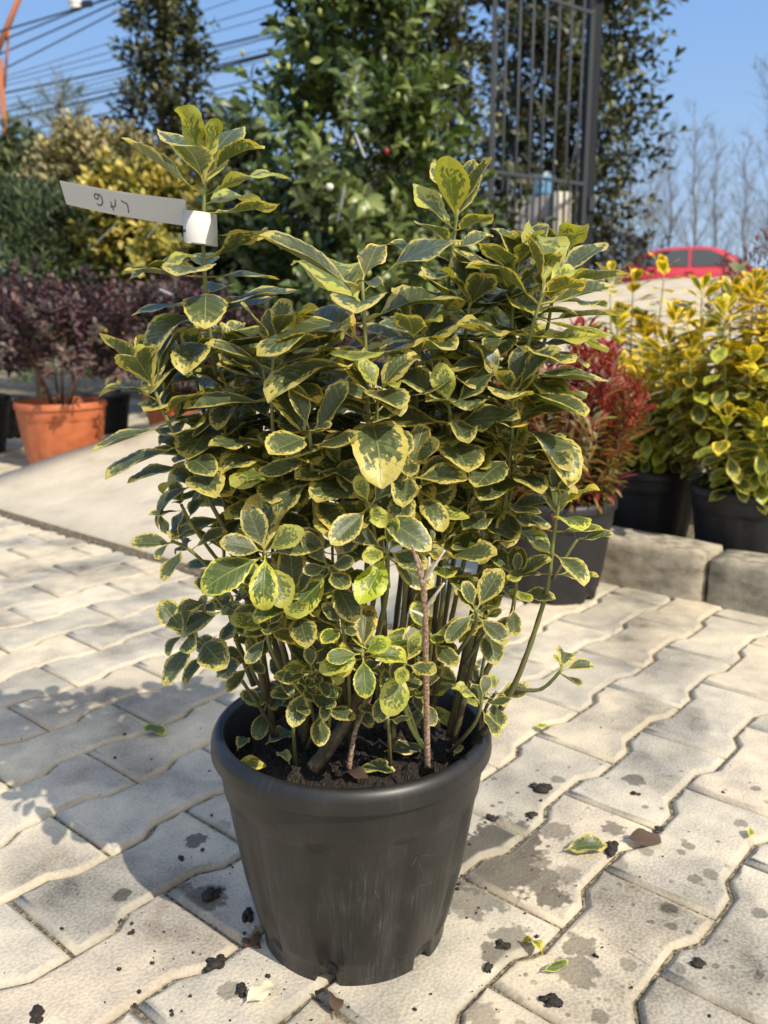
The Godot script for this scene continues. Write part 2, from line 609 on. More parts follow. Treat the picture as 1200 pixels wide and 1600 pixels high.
func build_paving() -> void:
	var earth := structure("ground", terrain_mesh(), M.earth)
	earth.set_meta("label", "sandy ground that rises to the road behind the nursery")
	earth.set_meta("category", "ground")
	var root := Node3D.new()
	root.name = numbered("pavement")
	root.set_meta("kind", "structure")
	root.set_meta("label", "beige interlocking concrete pavers with sandy joints")
	root.set_meta("category", "pavement")
	add_child(root)
	var shapes: Array = []
	for i in 5:
		shapes.append(paver_mesh(100 + i))
	var q_base := U.dot(lattice)
	var v_base := V.dot(lattice)
	var list: Array = []
	for col in range(-18, 48):
		for row in range(-14, 26):
			var q := q_base + (row + 0.5 + (0.5 if absi(col) % 2 == 1 else 0.0)) * PL
			var v := v_base + col * PP
			if not on_paving(q, v):
				continue
			var p := uv(q, v)
			var depth := -p.z
			if depth < 0.45 or absf(p.x) > 0.35 + depth * 0.62 or depth > 7.5:
				continue
			list.append([Transform3D(Basis(), p), 0])
	nearest_first(list)
	var st := SurfaceTool.new()
	st.begin(Mesh.PRIMITIVE_TRIANGLES)
	var many := 0
	for i in list.size():
		var p: Vector3 = list[i][0].origin
		var b := Basis(Vector3.UP, TURN) if rng.randf() < 0.5 else Basis(Vector3.UP, TURN + PI)
		b = Basis(any_dir(), rng.randf_range(-0.006, 0.006)) * b
		var xf := Transform3D(b, p + Vector3(0, rng.randf_range(-0.0016, 0.0012), 0))
		if i < 300:
			var near := -p.z < 3.2 and absf(p.x) < 1.4
			part("paver", shapes[i % 5], M.pavers[rng.randi() % 6] if near else M.far_pavers[rng.randi() % 3], root, xf)
		else:
			st.append_from(shapes[i % 5], 0, xf)
			many += 1
	if many > 0:
		var o := part("far_pavers", st.commit(), M.far_pavers[0], root)
		o.set_meta("kind", "stuff")
	# the sand bed that shows in the joints
	var bed := begin()
	quad(bed, Vector3(-9, -0.0078, 0.4), Vector3(9, -0.0078, 0.4), Vector3(9, -0.0078, -9), Vector3(-9, -0.0078, -9))
	part("sand_bed", done(bed), M.sand, root)
	var yard := begin()
	quad(yard, Vector3(-9, -0.001, 8), Vector3(9, -0.001, 8), Vector3(9, -0.001, -0.4), Vector3(-9, -0.001, -0.4))
	part("yard_paving", done(yard), M.far_pavers[0], root)

func rise(q: float) -> float:
	var t := clampf((q - 4.6) / 3.4, 0, 1)
	return -0.06 + 0.86 * t * t * (3 - 2 * t)

func terrain_mesh() -> ArrayMesh:
	var st := begin()
	var qs := [-60.0, -12.0, -3.0, 0.0, 1.5, 3.0, 4.6, 5.2, 5.8, 6.4, 7.0, 7.6, 8.2, 9.0, 12.0, 20.0, 60.0, 400.0]
	var vs := [-300.0, -60.0, -20.0, -8.0, -4.0, -2.0, 0.0, 2.0, 4.0, 6.0, 9.0, 14.0, 30.0, 80.0, 300.0]
	for i in qs.size() - 1:
		for j in vs.size() - 1:
			quad(st, uv(qs[i], vs[j], rise(qs[i])), uv(qs[i + 1], vs[j], rise(qs[i + 1])), uv(qs[i + 1], vs[j + 1], rise(qs[i + 1])), uv(qs[i], vs[j + 1], rise(qs[i])))
	return done(st)

func build_ramp() -> void:
	# a cast concrete drive that climbs from the paving to the road
	var st := begin()
	var n := 40
	var rows: Array = []
	for i in n + 1:
		var s := 7.6 * i / n
		var y := 0.165 * s if s < 5.6 else 0.924 + 0.115 * sin(clampf((s - 5.6) / 2.0, 0, 1) * PI * 0.5)
		if s < 0.5:
			y = 0.165 * s * s / 0.5 * 0.5 + 0.0825 * s
		var row: Array = []
		for k in 13:
			var v := lerpf(1.28, 3.73, k / 12.0)
			row.append(uv(1.525 + s + 0.004 * sin(v * 31.0) + (0.003 * sin(v * 83.0) if i == 0 else 0.0), v, y + 0.009 + 0.0015 * sin(v * 5.0 + s * 3.0)))
		rows.append(row)
	for i in n:
		for k in 12:
			quad(st, rows[i][k], rows[i + 1][k], rows[i + 1][k + 1], rows[i][k + 1])
		for k in [0, 12]:
			var a: Vector3 = rows[i][k]
			var b: Vector3 = rows[i + 1][k]
			quad(st, a, b, Vector3(b.x, -0.05, b.z), Vector3(a.x, -0.05, a.z))
	for k in 12:
		quad(st, rows[0][k], rows[0][k + 1], rows[0][k + 1] + Vector3(0, -0.05, 0), rows[0][k] + Vector3(0, -0.05, 0))
	var o := structure("driveway", done(st), M.concrete)
	o.set_meta("label", "cast concrete drive climbing from the pavers to the road")
	o.set_meta("category", "driveway")
	var dj := begin()
	var crumb := noise(7.0, 3, 61)
	var a_row: Array = []
	for i in 260:
		var v := lerpf(1.28, 3.73, i / 259.0)
		var w := 0.010 + 0.018 * clampf(0.4 + crumb.get_noise_1d(v * 2.0), 0, 1)
		a_row.append([uv(1.519 - w, v, 0.0025), uv(1.519 - w * 0.4, v, 0.008 + 0.004 * crumb.get_noise_1d(v * 9.0)), uv(1.531, v, 0.0125)])
	for i in 259:
		for k in 2:
			quad(dj, a_row[i][k], a_row[i][k + 1], a_row[i + 1][k + 1], a_row[i + 1][k])
	part("dirt_joint", done(dj), M.dirt, o)
	var rd := begin()
	quad(rd, uv(9.0, -60, 0.83), uv(17, -60, 0.83), uv(17, 60, 0.83), uv(9.0, 60, 0.83))
	o = structure("road", done(rd), M.asphalt)
	o.set_meta("label", "asphalt road at the top of the drive")
	o.set_meta("category", "road")

func block_mesh(s: Vector3, sd: int, rough := 0.004) -> ArrayMesh:
	# a cast block with worn, chipped, rounded edges: a subdivided box pulled onto a rounded one
	var nz := noise(9.0, 3, sd)
	var st := begin()
	var n := 10
	for f in 6:
		var ax := f / 2
		var sg := 1.0 if f % 2 == 0 else -1.0
		var pts: Array = []
		for i in n + 1:
			for j in n + 1:
				var p := Vector3.ZERO
				p[ax] = sg
				p[(ax + 1) % 3] = -1.0 + 2.0 * i / n
				p[(ax + 2) % 3] = -1.0 + 2.0 * j / n
				var q := p * s * 0.5
				var r := 0.016
				var inner := Vector3(clampf(q.x, -s.x / 2 + r, s.x / 2 - r), clampf(q.y, -s.y / 2 + r, s.y / 2 - r), clampf(q.z, -s.z / 2 + r, s.z / 2 - r))
				var d := q - inner
				var nn := d.normalized() if d.length() > 1e-6 else Vector3.UP
				q = inner + nn * minf(d.length(), r)
				q += nn * rough * nz.get_noise_3dv(q * 3.0)
				pts.append(q)
		for i in n:
			for j in n:
				var a := i * (n + 1) + j
				if sg > 0:
					quad(st, pts[a], pts[a + 1], pts[a + n + 2], pts[a + n + 1])
				else:
					quad(st, pts[a], pts[a + n + 1], pts[a + n + 2], pts[a + 1])
	return done(st)

func build_kerb() -> void:
	var root := Node3D.new()
	root.name = numbered("kerb")
	root.set_meta("kind", "structure")
	root.set_meta("label", "low kerb of chunky worn concrete blocks in front of potted shrubs")
	root.set_meta("category", "kerb")
	add_child(root)
	var b := Basis(Vector3.UP, TURN)
	for k in 3:
		var ends: Array = [[0.798, 1.19], [0.29, 0.788], [-0.2, 0.28]][k]
		var m := block_mesh(Vector3(0.145, 0.17, ends[1] - ends[0]), 40 + k)
		part("kerb_stone", m, M.kerb[k % 2], root, Transform3D(b * Basis(Vector3.UP, [0.012, -0.01, 0.0][k]), uv(2.2725, (ends[0] + ends[1]) * 0.5, 0.046 - 0.006 * (k % 2))))

# ---------------------------------------------------------------- pots
func round_pot(root: Node3D, top: float, foot: float, height: float, mat: Material, soil_mat: Material, ribs := 10, detail := true) -> void:
	var st := begin()
	var segs := 120 if detail else 60
	var k := height / 0.27
	# heights from the foot up with the radius; ribs and foot notches are worked in by angle
	var prof: Array = []
	var lip := top
	for e in [[0.0, foot, 0], [0.012, foot + 0.001, 0], [0.024, foot + 0.003, 0], [0.027, foot + 0.0055, 1], [0.034, foot + 0.007, 1], [0.09, lerpf(foot, top, 0.38), 1], [0.15, lerpf(foot, top, 0.57), 1], [0.19, lerpf(foot, top, 0.685), 1],
			[0.197, lerpf(foot, top, 0.71), 1], [0.2, lerpf(foot, top, 0.755), 0], [0.215, lerpf(foot, top, 0.79), 0], [0.238, lerpf(foot, top, 0.83), 0], [0.2415, lerpf(foot, top, 0.84), 0], [0.2420, lip - 0.006, 0], [0.2428, lip - 0.002, 0], [0.2442, lip, 0], [0.2462, lip + 0.0002, 0], [0.2580, lip - 0.0006, 0], [0.2602, lip - 0.001, 0], [0.2655, lip - 0.0035, 0],
			[0.269, lip - 0.0075, 0], [0.27, lip - 0.011, 0], [0.2685, lip - 0.0145, 0], [0.263, lip - 0.0165, 0], [0.235, lip - 0.021, 0], [0.15, lerpf(foot, top, 0.5) - 0.004, 0]]:
		prof.append([e[0] * k, e[1], e[2]])
	var rings: Array = []
	for e in prof:
		var ring: Array = []
		for i in segs:
			var a := TAU * i / segs
			var r: float = e[1]
			var y: float = e[0]
			if e[2] == 1:
				var ph := fposmod(a * ribs / TAU + 0.2, 1.0)
				r -= 0.005 * clampf((absf(ph - 0.5) - 0.36) * 26.0, 0, 1)
			if y < 0.03 * k and r > 0:
				var ph2 := fposmod(a * 6.0 / TAU + 0.38, 1.0)
				if ph2 < 0.22:
					y = maxf(y, 0.011 * k)
					r -= 0.003
			ring.append(Vector3(r * cos(a), y, r * sin(a)))
		rings.append(ring)
	for i in rings.size() - 1:
		for s in segs:
			var s2 := (s + 1) % segs
			for p in [[i, s, s], [i + 1, s, s], [i + 1, s2, s + 1], [i, s, s], [i + 1, s2, s + 1], [i, s2, s + 1]]:
				st.set_uv(Vector2(2.0 * p[2] / segs, 1.0 - prof[p[0]][0] / height + (0.0 if p[0] < 22 else 0.3)))
				st.add_vertex(rings[p[0]][p[1]])
	# the floor of the pot
	for s in segs:
		tri(st, Vector3(0, 0.012 * k, 0), Vector3(rings[1][s].x, 0.012 * k, rings[1][s].z), Vector3(rings[1][(s + 1) % segs].x, 0.012 * k, rings[1][(s + 1) % segs].z))
	part("pot_body", done(st), mat, root)
	var soil := begin()
	var nz := noise(14.0, 4, int(top * 1000) + ribs)
	var rr := lerpf(foot, top, 0.8) - 0.006
	var grid: Array = []
	for i in 19:
		var row: Array = []
		for s in 48:
			var a := TAU * s / 48
			var r := rr * i / 18.0
			var p := Vector3(r * cos(a), 0, r * sin(a))
			row.append(p + Vector3(0, height * 0.865 + 0.022 * nz.get_noise_2d(p.x * 3.0, p.z * 3.0) - 0.012 * pow(i / 18.0, 3), 0))
		grid.append(row)
	for i in 18:
		for s in 48:
			quad(soil, grid[i][s], grid[i + 1][s], grid[i + 1][(s + 1) % 48], grid[i][(s + 1) % 48])
	part("soil", done(soil), soil_mat, root)

func lump(st: SurfaceTool, sd: int, size: Vector3, where: Vector3, n := 8, m := 12) -> void:
	var nz := noise(1.4, 3, sd)
	var rows: Array = []
	for i in n + 1:
		var row: Array = []
		for j in m:
			var p := PI * i / n
			var a := TAU * j / m
			var d := Vector3(sin(p) * cos(a), cos(p), sin(p) * sin(a))
			d *= 1.0 + 0.7 * nz.get_noise_3dv(d * 1.5) + 0.4 * nz.get_noise_3dv(d * 4.0)
			row.append(where + d * size * 0.5)
		rows.append(row)
	for i in n:
		for j in m:
			quad(st, rows[i][j], rows[i + 1][j], rows[i + 1][(j + 1) % m], rows[i][(j + 1) % m])

func pot_skin() -> ImageTexture:
	# rubbed black plastic: fine run-off streaks, dusty bloom, scratches, dried splashes near the foot
	var w := 1024
	var h := 768
	var fine := noise(0.11, 3, 71)
	var broad := noise(0.008, 3, 72)
	var spot := noise(0.16, 2, 73)
	var img := PackedByteArray()
	img.resize(w * h * 3)
	for y in h:
		var v := float(y) / h
		for x in w:
			var st := fine.get_noise_2d(x * 1.0, y * 0.055)
			var b := broad.get_noise_2d(x, y * 0.5)
			var s := spot.get_noise_2d(x, y)
			var dust := clampf(0.25 + 0.6 * b, 0, 1) * clampf((v - 0.22) * 3.0, 0.25, 1.0)
			var d := 0.0125 + 0.026 * dust * (0.45 + 1.5 * st) + 0.005 * b
			d += 0.06 * clampf(s * 2.4 - 0.9, 0, 1) * (0.3 + v) * (0.5 + dust)
			d += 0.07 * clampf(st * 2.6 - 0.95, 0, 1) * dust
			if v > 0.9:
				d += 0.02 * clampf(0.2 + b + s * 0.6, 0, 1) * (v - 0.9) * 10.0
			d = maxf(d, 0.009)
			var c := Color(d, d * 0.985, d * 0.96).linear_to_srgb()
			var k := (y * w + x) * 3
			img[k] = int(c.r * 255)
			img[k + 1] = int(c.g * 255)
			img[k + 2] = int(c.b * 255)
	var r := RandomNumberGenerator.new()
	r.seed = 8
	for i in 90:
		# scratches
		var p := Vector2(r.randf() * w, r.randf_range(0.1, 1.0) * h)
		var dir := Vector2.from_angle(r.randf_range(-0.5, 0.5) + (PI / 2 if r.randf() < 0.7 else 0.0))
		var val := r.randi_range(52, 105)
		for n in r.randi_range(6, 60):
			p += dir + Vector2(r.randf_range(-0.2, 0.2), 0)
			var k := (clampi(int(p.y), 0, h - 1) * w + posmod(int(p.x), w)) * 3
			for e in 3:
				img[k + e] = maxi(img[k + e], val - e * 3)
	return ImageTexture.create_from_image(Image.create_from_data(w, h, false, Image.FORMAT_RGB8, img))

func clod(sd: int, size: Vector3, pieces := 1) -> ArrayMesh:
	var st := begin()
	var r := RandomNumberGenerator.new()
	r.seed = sd
	if pieces == 1:
		lump(st, sd, size, Vector3.ZERO)
	for i in pieces if pieces > 1 else 0:
		var f := r.randf_range(0.25, 0.62) if i > 0 else 0.62
		var a := r.randf() * TAU
		var d := r.randf_range(0.1, 0.55) if i > 0 else 0.0
		var sz := size * f
		lump(st, sd + i, Vector3(sz.x, size.y * f * 1.1, sz.x * r.randf_range(0.6, 1.0)), Vector3(cos(a) * d * size.x, -size.y * 0.5 + size.y * f * 0.5, sin(a) * d * size.z), 6, 9)
	return done(st)

# ---------------------------------------------------------------- the euonymus in the middle
func px_path(pts: Array) -> Array:
	var out: Array = []
	for p in pts:
		out.append(at(p[0], p[1], p[2]))
	return smooth_path(out, 7)

func in_view_box(p: Vector3) -> bool:
	# where the price tag hangs free of leaves
	var c := at(313, 357, .93)
	var l := at(93, 300, 1.03)
	var t := clampf((c.x - p.x) / (c.x - l.x), -0.06, 1.1)
	var y := lerpf(c.y + 0.006, l.y, clampf(t, 0, 1))
	return p.x < c.x + 0.03 and p.x > l.x - 0.02 and absf(p.y - y) < 0.026

func build_shrub() -> Vector3:
	var foot := Vector3(-0.038, 0, -0.967)
	var pot := thing("flower_pot", "large black plastic nursery pot with dusty scuffs standing on the pavers in front", "flower pot", foot)
	round_pot(pot, 0.165, 0.113, 0.27, M.pot_near, M.soil)
	var root := thing("euonymus_shrub", "big golden variegated euonymus in the black pot in front, wearing a white price tag", "shrub", foot + Vector3(0, 0.225, 0))
	var inv := root.transform.affine_inverse()
	var leaves: Array = []
	var stems := begin()
	var shoots: Array = [
		# path in the picture with depths; pairs, gap, leaf length, opening angle, bare stretch from / to, angle at the tip
		[[[468, 1170, .95], [400, 900, .97], [338, 600, .95], [318, 400, .93], [322, 260, .92]], 8, .0115, .066, 92, 0.064, 0.3, 9],
		[[[468, 1170, .95], [400, 900, .97], [338, 600, .95], [317, 398, .93]], 12, .015, .068, 98, 9, 9, 80],
		[[[600, 1140, 1.0], [640, 800, 1.02], [690, 520, 1.0], [706, 400, .985], [716, 318, .975]], 11, .018, .062, 92, 9, 9, 16],
		[[[560, 1150, .94], [578, 800, .9], [572, 560, .87], [566, 440, .85]], 10, .026, .083, 98, 9, 9, 62],
		[[[700, 1150, .98], [760, 850, .98], [792, 600, .97], [805, 420, .96]], 10, .02, .064, 96, 9, 9, 28],
		[[[705, 1150, .96], [775, 800, .93], [820, 560, .91], [852, 445, .9]], 9, .022, .078, 98, 9, 9, 50],
		[[[700, 1150, .98], [770, 800, .99], [845, 560, 1.0], [872, 405, 1.0]], 8, .02, .062, 96, 9, 9, 30],
		[[[430, 1150, .96], [390, 920, .93], [310, 750, .9], [258, 650, .885], [236, 592, .88]], 9, .015, .058, 98, 9, 9, 18],
		[[[472, 1160, .93], [440, 850, .91], [425, 640, .88], [430, 530, .86]], 9, .021, .062, 96, 9, 9, 28],
		[[[520, 1170, .91], [500, 900, .88], [488, 740, .85], [484, 672, .82]], 7, .018, .06, 95, 9, 9, 38],
		[[[600, 1170, .91], [635, 900, .88], [640, 770, .855], [637, 722, .825]], 6, .016, .048, 95, 9, 9, 38],
		[[[720, 1160, .93], [780, 850, .91], [800, 680, .89], [800, 610, .875]], 9, .018, .054, 96, 9, 9, 32],
		[[[740, 1165, .93], [800, 1078, .9], [850, 940, .885], [864, 850, .875], [874, 780, .865]], 6, .02, .046, 92, 9, 9, 26],
		[[[864, 905, .88], [885, 868, .875], [902, 842, .87]], 1, .02, .058, 60, 9, 9, 60],
		[[[800, 1076, .9], [845, 1077, .89], [878, 1046, .88]], 2, .012, .052, 80, 9, 9, 50],
		[[[470, 1160, .94], [430, 960, .88], [418, 890, .845], [414, 862, .81]], 4, .012, .06, 92, 9, 9, 62],
		[[[575, 1160, .92], [588, 900, .87], [582, 812, .835], [577, 790, .805]], 4, .014, .052, 90, 9, 9, 50],
		[[[560, 1160, .92], [598, 960, .87], [606, 880, .835], [603, 858, .81]], 5, .013, .054, 92, 9, 9, 50],
		[[[410, 940, .93], [345, 880, .91], [300, 820, .9], [283, 788, .895]], 3, .016, .04, 85, 9, 9, 40],
		[[[418, 960, .93], [350, 910, .9], [300, 862, .885], [268, 845, .87]], 4, .014, .054, 92, 9, 9, 45],
		[[[430, 1150, .95], [375, 1060, .92], [325, 1010, .9], [288, 990, .88]], 6, .014, .056, 95, 9, 9, 40],
		[[[440, 1150, .95], [395, 1010, .91], [350, 950, .88], [335, 930, .87]], 5, .014, .05, 95, 9, 9, 45],
		[[[490, 1160, .91], [482, 1030, .87], [466, 960, .845], [460, 930, .825]], 5, .015, .054, 94, 9, 9, 35],
		[[[555, 1160, .9], [572, 1090, .85], [570, 1040, .825], [566, 1022, .805]], 3, .011, .048, 88, 9, 9, 58],
		[[[530, 1160, .93], [528, 980, .88], [520, 910, .85], [513, 885, .82]], 5, .015, .052, 94, 9, 9, 48],
		[[[660, 1150, .95], [688, 970, .91], [694, 890, .88], [690, 850, .865]], 6, .015, .05, 94, 9, 9, 35],
		[[[720, 1150, .95], [742, 960, .93], [756, 880, .91], [752, 826, .895]], 6, .015, .05, 94, 9, 9, 30],
		[[[720, 1150, .94], [785, 1000, .91], [805, 930, .885], [806, 900, .875]], 5, .014, .042, 94, 9, 9, 40],
		[[[630, 1150, .97], [655, 880, .92], [658, 800, .88], [650, 762, .85]], 6, .016, .052, 94, 9, 9, 40],
		[[[720, 1175, .9], [742, 1130, .88], [754, 1092, .865]], 3, .012, .04, 88, 9, 9, 35],
		[[[462, 1195, .9], [458, 1130, .87], [462, 1098, .855]], 1, .012, .046, 70, 9, 9, 70],
		[[[505, 1195, .9], [515, 1125, .87], [512, 1100, .86]], 1, .012, .044, 60, 9, 9, 60],
		[[[610, 1195, .89], [608, 1150, .865], [606, 1118, .855]], 2, .012, .038, 88, 9, 9, 50],
		[[[600, 1150, 1.0], [675, 800, .94], [702, 690, .9], [702, 632, .87]], 8, .018, .06, 96, 9, 9, 38],
		[[[590, 1150, .98], [592, 760, .91], [588, 660, .88], [592, 610, .86]], 8, .018, .056, 96, 9, 9, 35],
		[[[450, 1150, 1.0], [350, 760, .99], [312, 620, .985], [300, 560, .98]], 8, .018, .056, 96, 9, 9, 35],
		[[[650, 1150, 1.01], [728, 760, 1.0], [752, 640, .98], [756, 580, .965]], 8, .018, .054, 96, 9, 9, 35],
		[[[735, 1160, .95], [752, 1060, .92], [762, 1000, .9], [757, 962, .885]], 4, .014, .042, 92, 9, 9, 38],
		[[[660, 1180, .93], [668, 1060, .89], [674, 1012, .865], [672, 990, .85]], 3, .012, .05, 88, 9, 9, 55],
		[[[420, 1150, 1.0], [378, 900, .99], [345, 760, .97], [335, 690, .955]], 8, .018, .054, 96, 9, 9, 35],
		[[[475, 1150, 1.0], [455, 900, .94], [445, 780, .9], [440, 730, .88]], 7, .017, .056, 96, 9, 9, 40],
		[[[545, 1150, 1.0], [545, 880, .93], [536, 780, .89], [532, 735, .865]], 7, .017, .056, 96, 9, 9, 42],
		[[[640, 1150, 1.0], [720, 900, .94], [742, 800, .91], [738, 745, .89]], 7, .017, .052, 96, 9, 9, 38],
		[[[700, 1150, 1.0], [780, 850, .94], [800, 760, .91], [800, 705, .895]], 7, .017, .05, 96, 9, 9, 35],
		[[[500, 1150, 1.02], [500, 760, .96], [498, 610, .93], [505, 545, .915]], 8, .018, .058, 96, 9, 9, 40],
		[[[640, 1150, 1.02], [655, 760, .96], [650, 600, .92], [648, 520, .9]], 9, .018, .056, 96, 9, 9, 40],
		[[[680, 1150, 1.02], [700, 760, 1.0], [722, 560, .97], [735, 470, .955]], 9, .018, .056, 96, 9, 9, 35],
		[[[560, 1170, .9], [545, 1060, .86], [538, 1000, .84], [535, 975, .82]], 4, .013, .046, 92, 9, 9, 45],
		[[[640, 1180, .9], [632, 1090, .86], [630, 1052, .84], [634, 1035, .82]], 3, .012, .046, 88, 9, 9, 55],
		[[[420, 1150, .98], [370, 1000, .97], [352, 900, .96], [350, 850, .95]], 6, .016, .05, 95, 9, 9, 40],
	]
	# the inner growth that closes the middle of the bush
	for i in 26:
		var x := 545 + rng.randf_range(-215, 250)
		var y := rng.randf_range(470, 800) + absf(x - 560) * 0.12
		var d := rng.randf_range(.93, 1.13)
		shoots.append([[[560 + (x - 560) * 0.75 + rng.randf_range(-20, 20), minf(1080, y + 230), lerpf(1.0, d, .75)], [lerpf(560, x, .92), y + 130, lerpf(1.0, d, .9)], [x, y + 50, d], [x + rng.randf_range(-25, 25), y, d - 0.015]], 6, .02, rng.randf_range(.046, .058), 96, 9, 9, 38])
	for i in 30:
		# short leafy twigs low on the stems
		var x := rng.randf_range(365, 560) if i % 3 < 2 else rng.randf_range(560, 790)
		var y := rng.randf_range(915, 1110)
		var d := rng.randf_range(.84, 1.0)
		shoots.append([[[lerpf(560, x, .85), y + 70, d + .02], [x, y + 25, d], [x + rng.randf_range(-18, 18), y, d - 0.02]], 3, .013, rng.randf_range(.036, .05), 92, 9, 9, 45])
	var n_shoot := 0
	var origins := [432, 478, 548, 610, 662, 706, 744]
	for s in shoots:
		if s[0][0][1] >= 1150 and s[0][0][1] < 1190:
			var want: float = s[0][0][0]
			var best: float = origins[0]
			for o in origins:
				if absf(o - want) < absf(best - want):
					best = o
			s[0][0][0] = best + rng.randf_range(-5, 5)
			s[0][0][2] = lerpf(s[0][0][2], 0.955, 0.5)
		var path := px_path(s[0])
		n_shoot += 1
		var st := begin()
		var long: bool = path[0].distance_to(path[path.size() - 1]) > 0.22
		if n_shoot > 12 and n_shoot % 2 == 0 and long:
			path = path.slice(int(path.size() * 0.3))
		add_tube(st, path, 0.0041 if long else 0.0024, 0.0017, 7, 0.09, [Color(0.075, 0.058, 0.033), Color(0.2, 0.215, 0.065)])
		part("stem", done(st), M.stem, root, inv)
		var fresh: Array = []
		var low_y: float = s[0][s[0].size() - 1][1]
		var size := 1.16 if low_y < 640 else (1.08 if low_y < 800 else 0.96)
		whorls(path, int(s[1] * (1.45 if low_y < 640 else 1.1)), s[2] * (0.78 if low_y < 640 else 0.95), s[3] * size, fresh, minf(s[4], 84.0) if low_y < 640 else s[4], s[5], s[6], s[7])
		for f in fresh:
			var mid: Vector3 = f * Vector3(0, 0, 0.55)
			var tip: Vector3 = f * Vector3(0, 0, 1.0)
			if n_shoot > 2 or not (in_view_box(mid) or in_view_box(tip)):
				leaves.append([f, 0])
	# loose leaves round the top of the tagged shoot, bent over the ring
	nearest_first(leaves)
	var n_one := mini(300, leaves.size())
	for i in n_one:
		var pick := rng.randf()
		var xf: Transform3D = leaves[i][0]
		var low := xf.origin.y < 0.55
		var set_of: Array = leaf_round if rng.randf() < (0.8 if low else 0.25) else leaf_meshes
		part("leaf", set_of[rng.randi() % set_of.size()], M.leaf_new if low and pick < 0.3 else (M.leaf_dull if pick > 0.76 else (M.leaf_warm if pick > 0.62 else M.leaf)), root, inv * xf)
	var groups := [begin(), begin()]
	for i in range(n_one, leaves.size()):
		var set_of: Array = leaf_round if rng.randf() < 0.45 else leaf_meshes
		(groups[0] as SurfaceTool).append_from(set_of[rng.randi() % set_of.size()], 0, inv * (leaves[i][0] as Transform3D))
	var rest := part("inner_leaves", (groups[0] as SurfaceTool).commit(), M.leaf, root)
	rest.set_meta("kind", "stuff")
	print("main shrub leaves ", leaves.size())
	# a dead cut stem with pale split ends
	var dead := begin()
	add_tube(dead, px_path([[668, 1198, .865], [666, 1080, .835], [664, 960, .80], [661, 905, .785]]), 0.0033, 0.0029, 8, 0.16)
	add_tube(dead, px_path([[661, 915, .787], [652, 880, .78], [643, 852, .775]]), 0.0026, 0.0012, 7, 0.2)
	add_tube(dead, px_path([[662, 912, .786], [658, 885, .783], [651, 866, .78]]), 0.0022, 0.001, 6, 0.2)
	var ds := part("dead_stem", done(dead), M.dead, root, inv)
	ds.set_meta("label", "dry brown stem with peeling bark, cut off at the top")
	for e in [[[664, 906, .785], [678, 885, .775], [695, 860, .77]], [[667, 948, .797], [680, 930, .785], [694, 911, .78]], [[667, 905, .785], [670, 888, .783], [671, 870, .782]], [[661, 962, .80], [650, 957, .79], [640, 953, .785]]]:
		var sp := begin()
		add_tube(sp, px_path(e), 0.0021, 0.001, 5, 0.1)
		part("splinter", done(sp), M.splinter, root, inv)
	var thick := begin()
	add_tube(thick, px_path([[488, 1200, .9], [520, 1160, .9], [556, 1100, .9], [572, 1040, .9]]), 0.0085, 0.0055, 9, 0.09)
	part("stem", done(thick), M.bark, root, inv)
	thick = begin()
	add_tube(thick, px_path([[545, 1200, .885], [556, 1140, .885], [578, 1090, .885], [588, 1050, .89]]), 0.0032, 0.002, 7, 0.15)
	part("stem", done(thick), M.dead, root, inv)
	thick = begin()
	add_tube(thick, px_path([[662, 1168, .865], [640, 1130, .86], [632, 1090, .86], [640, 1060, .865]]), 0.003, 0.002, 7, 0.1)
	part("stem", done(thick), M.stem_green, root, inv)
	return foot

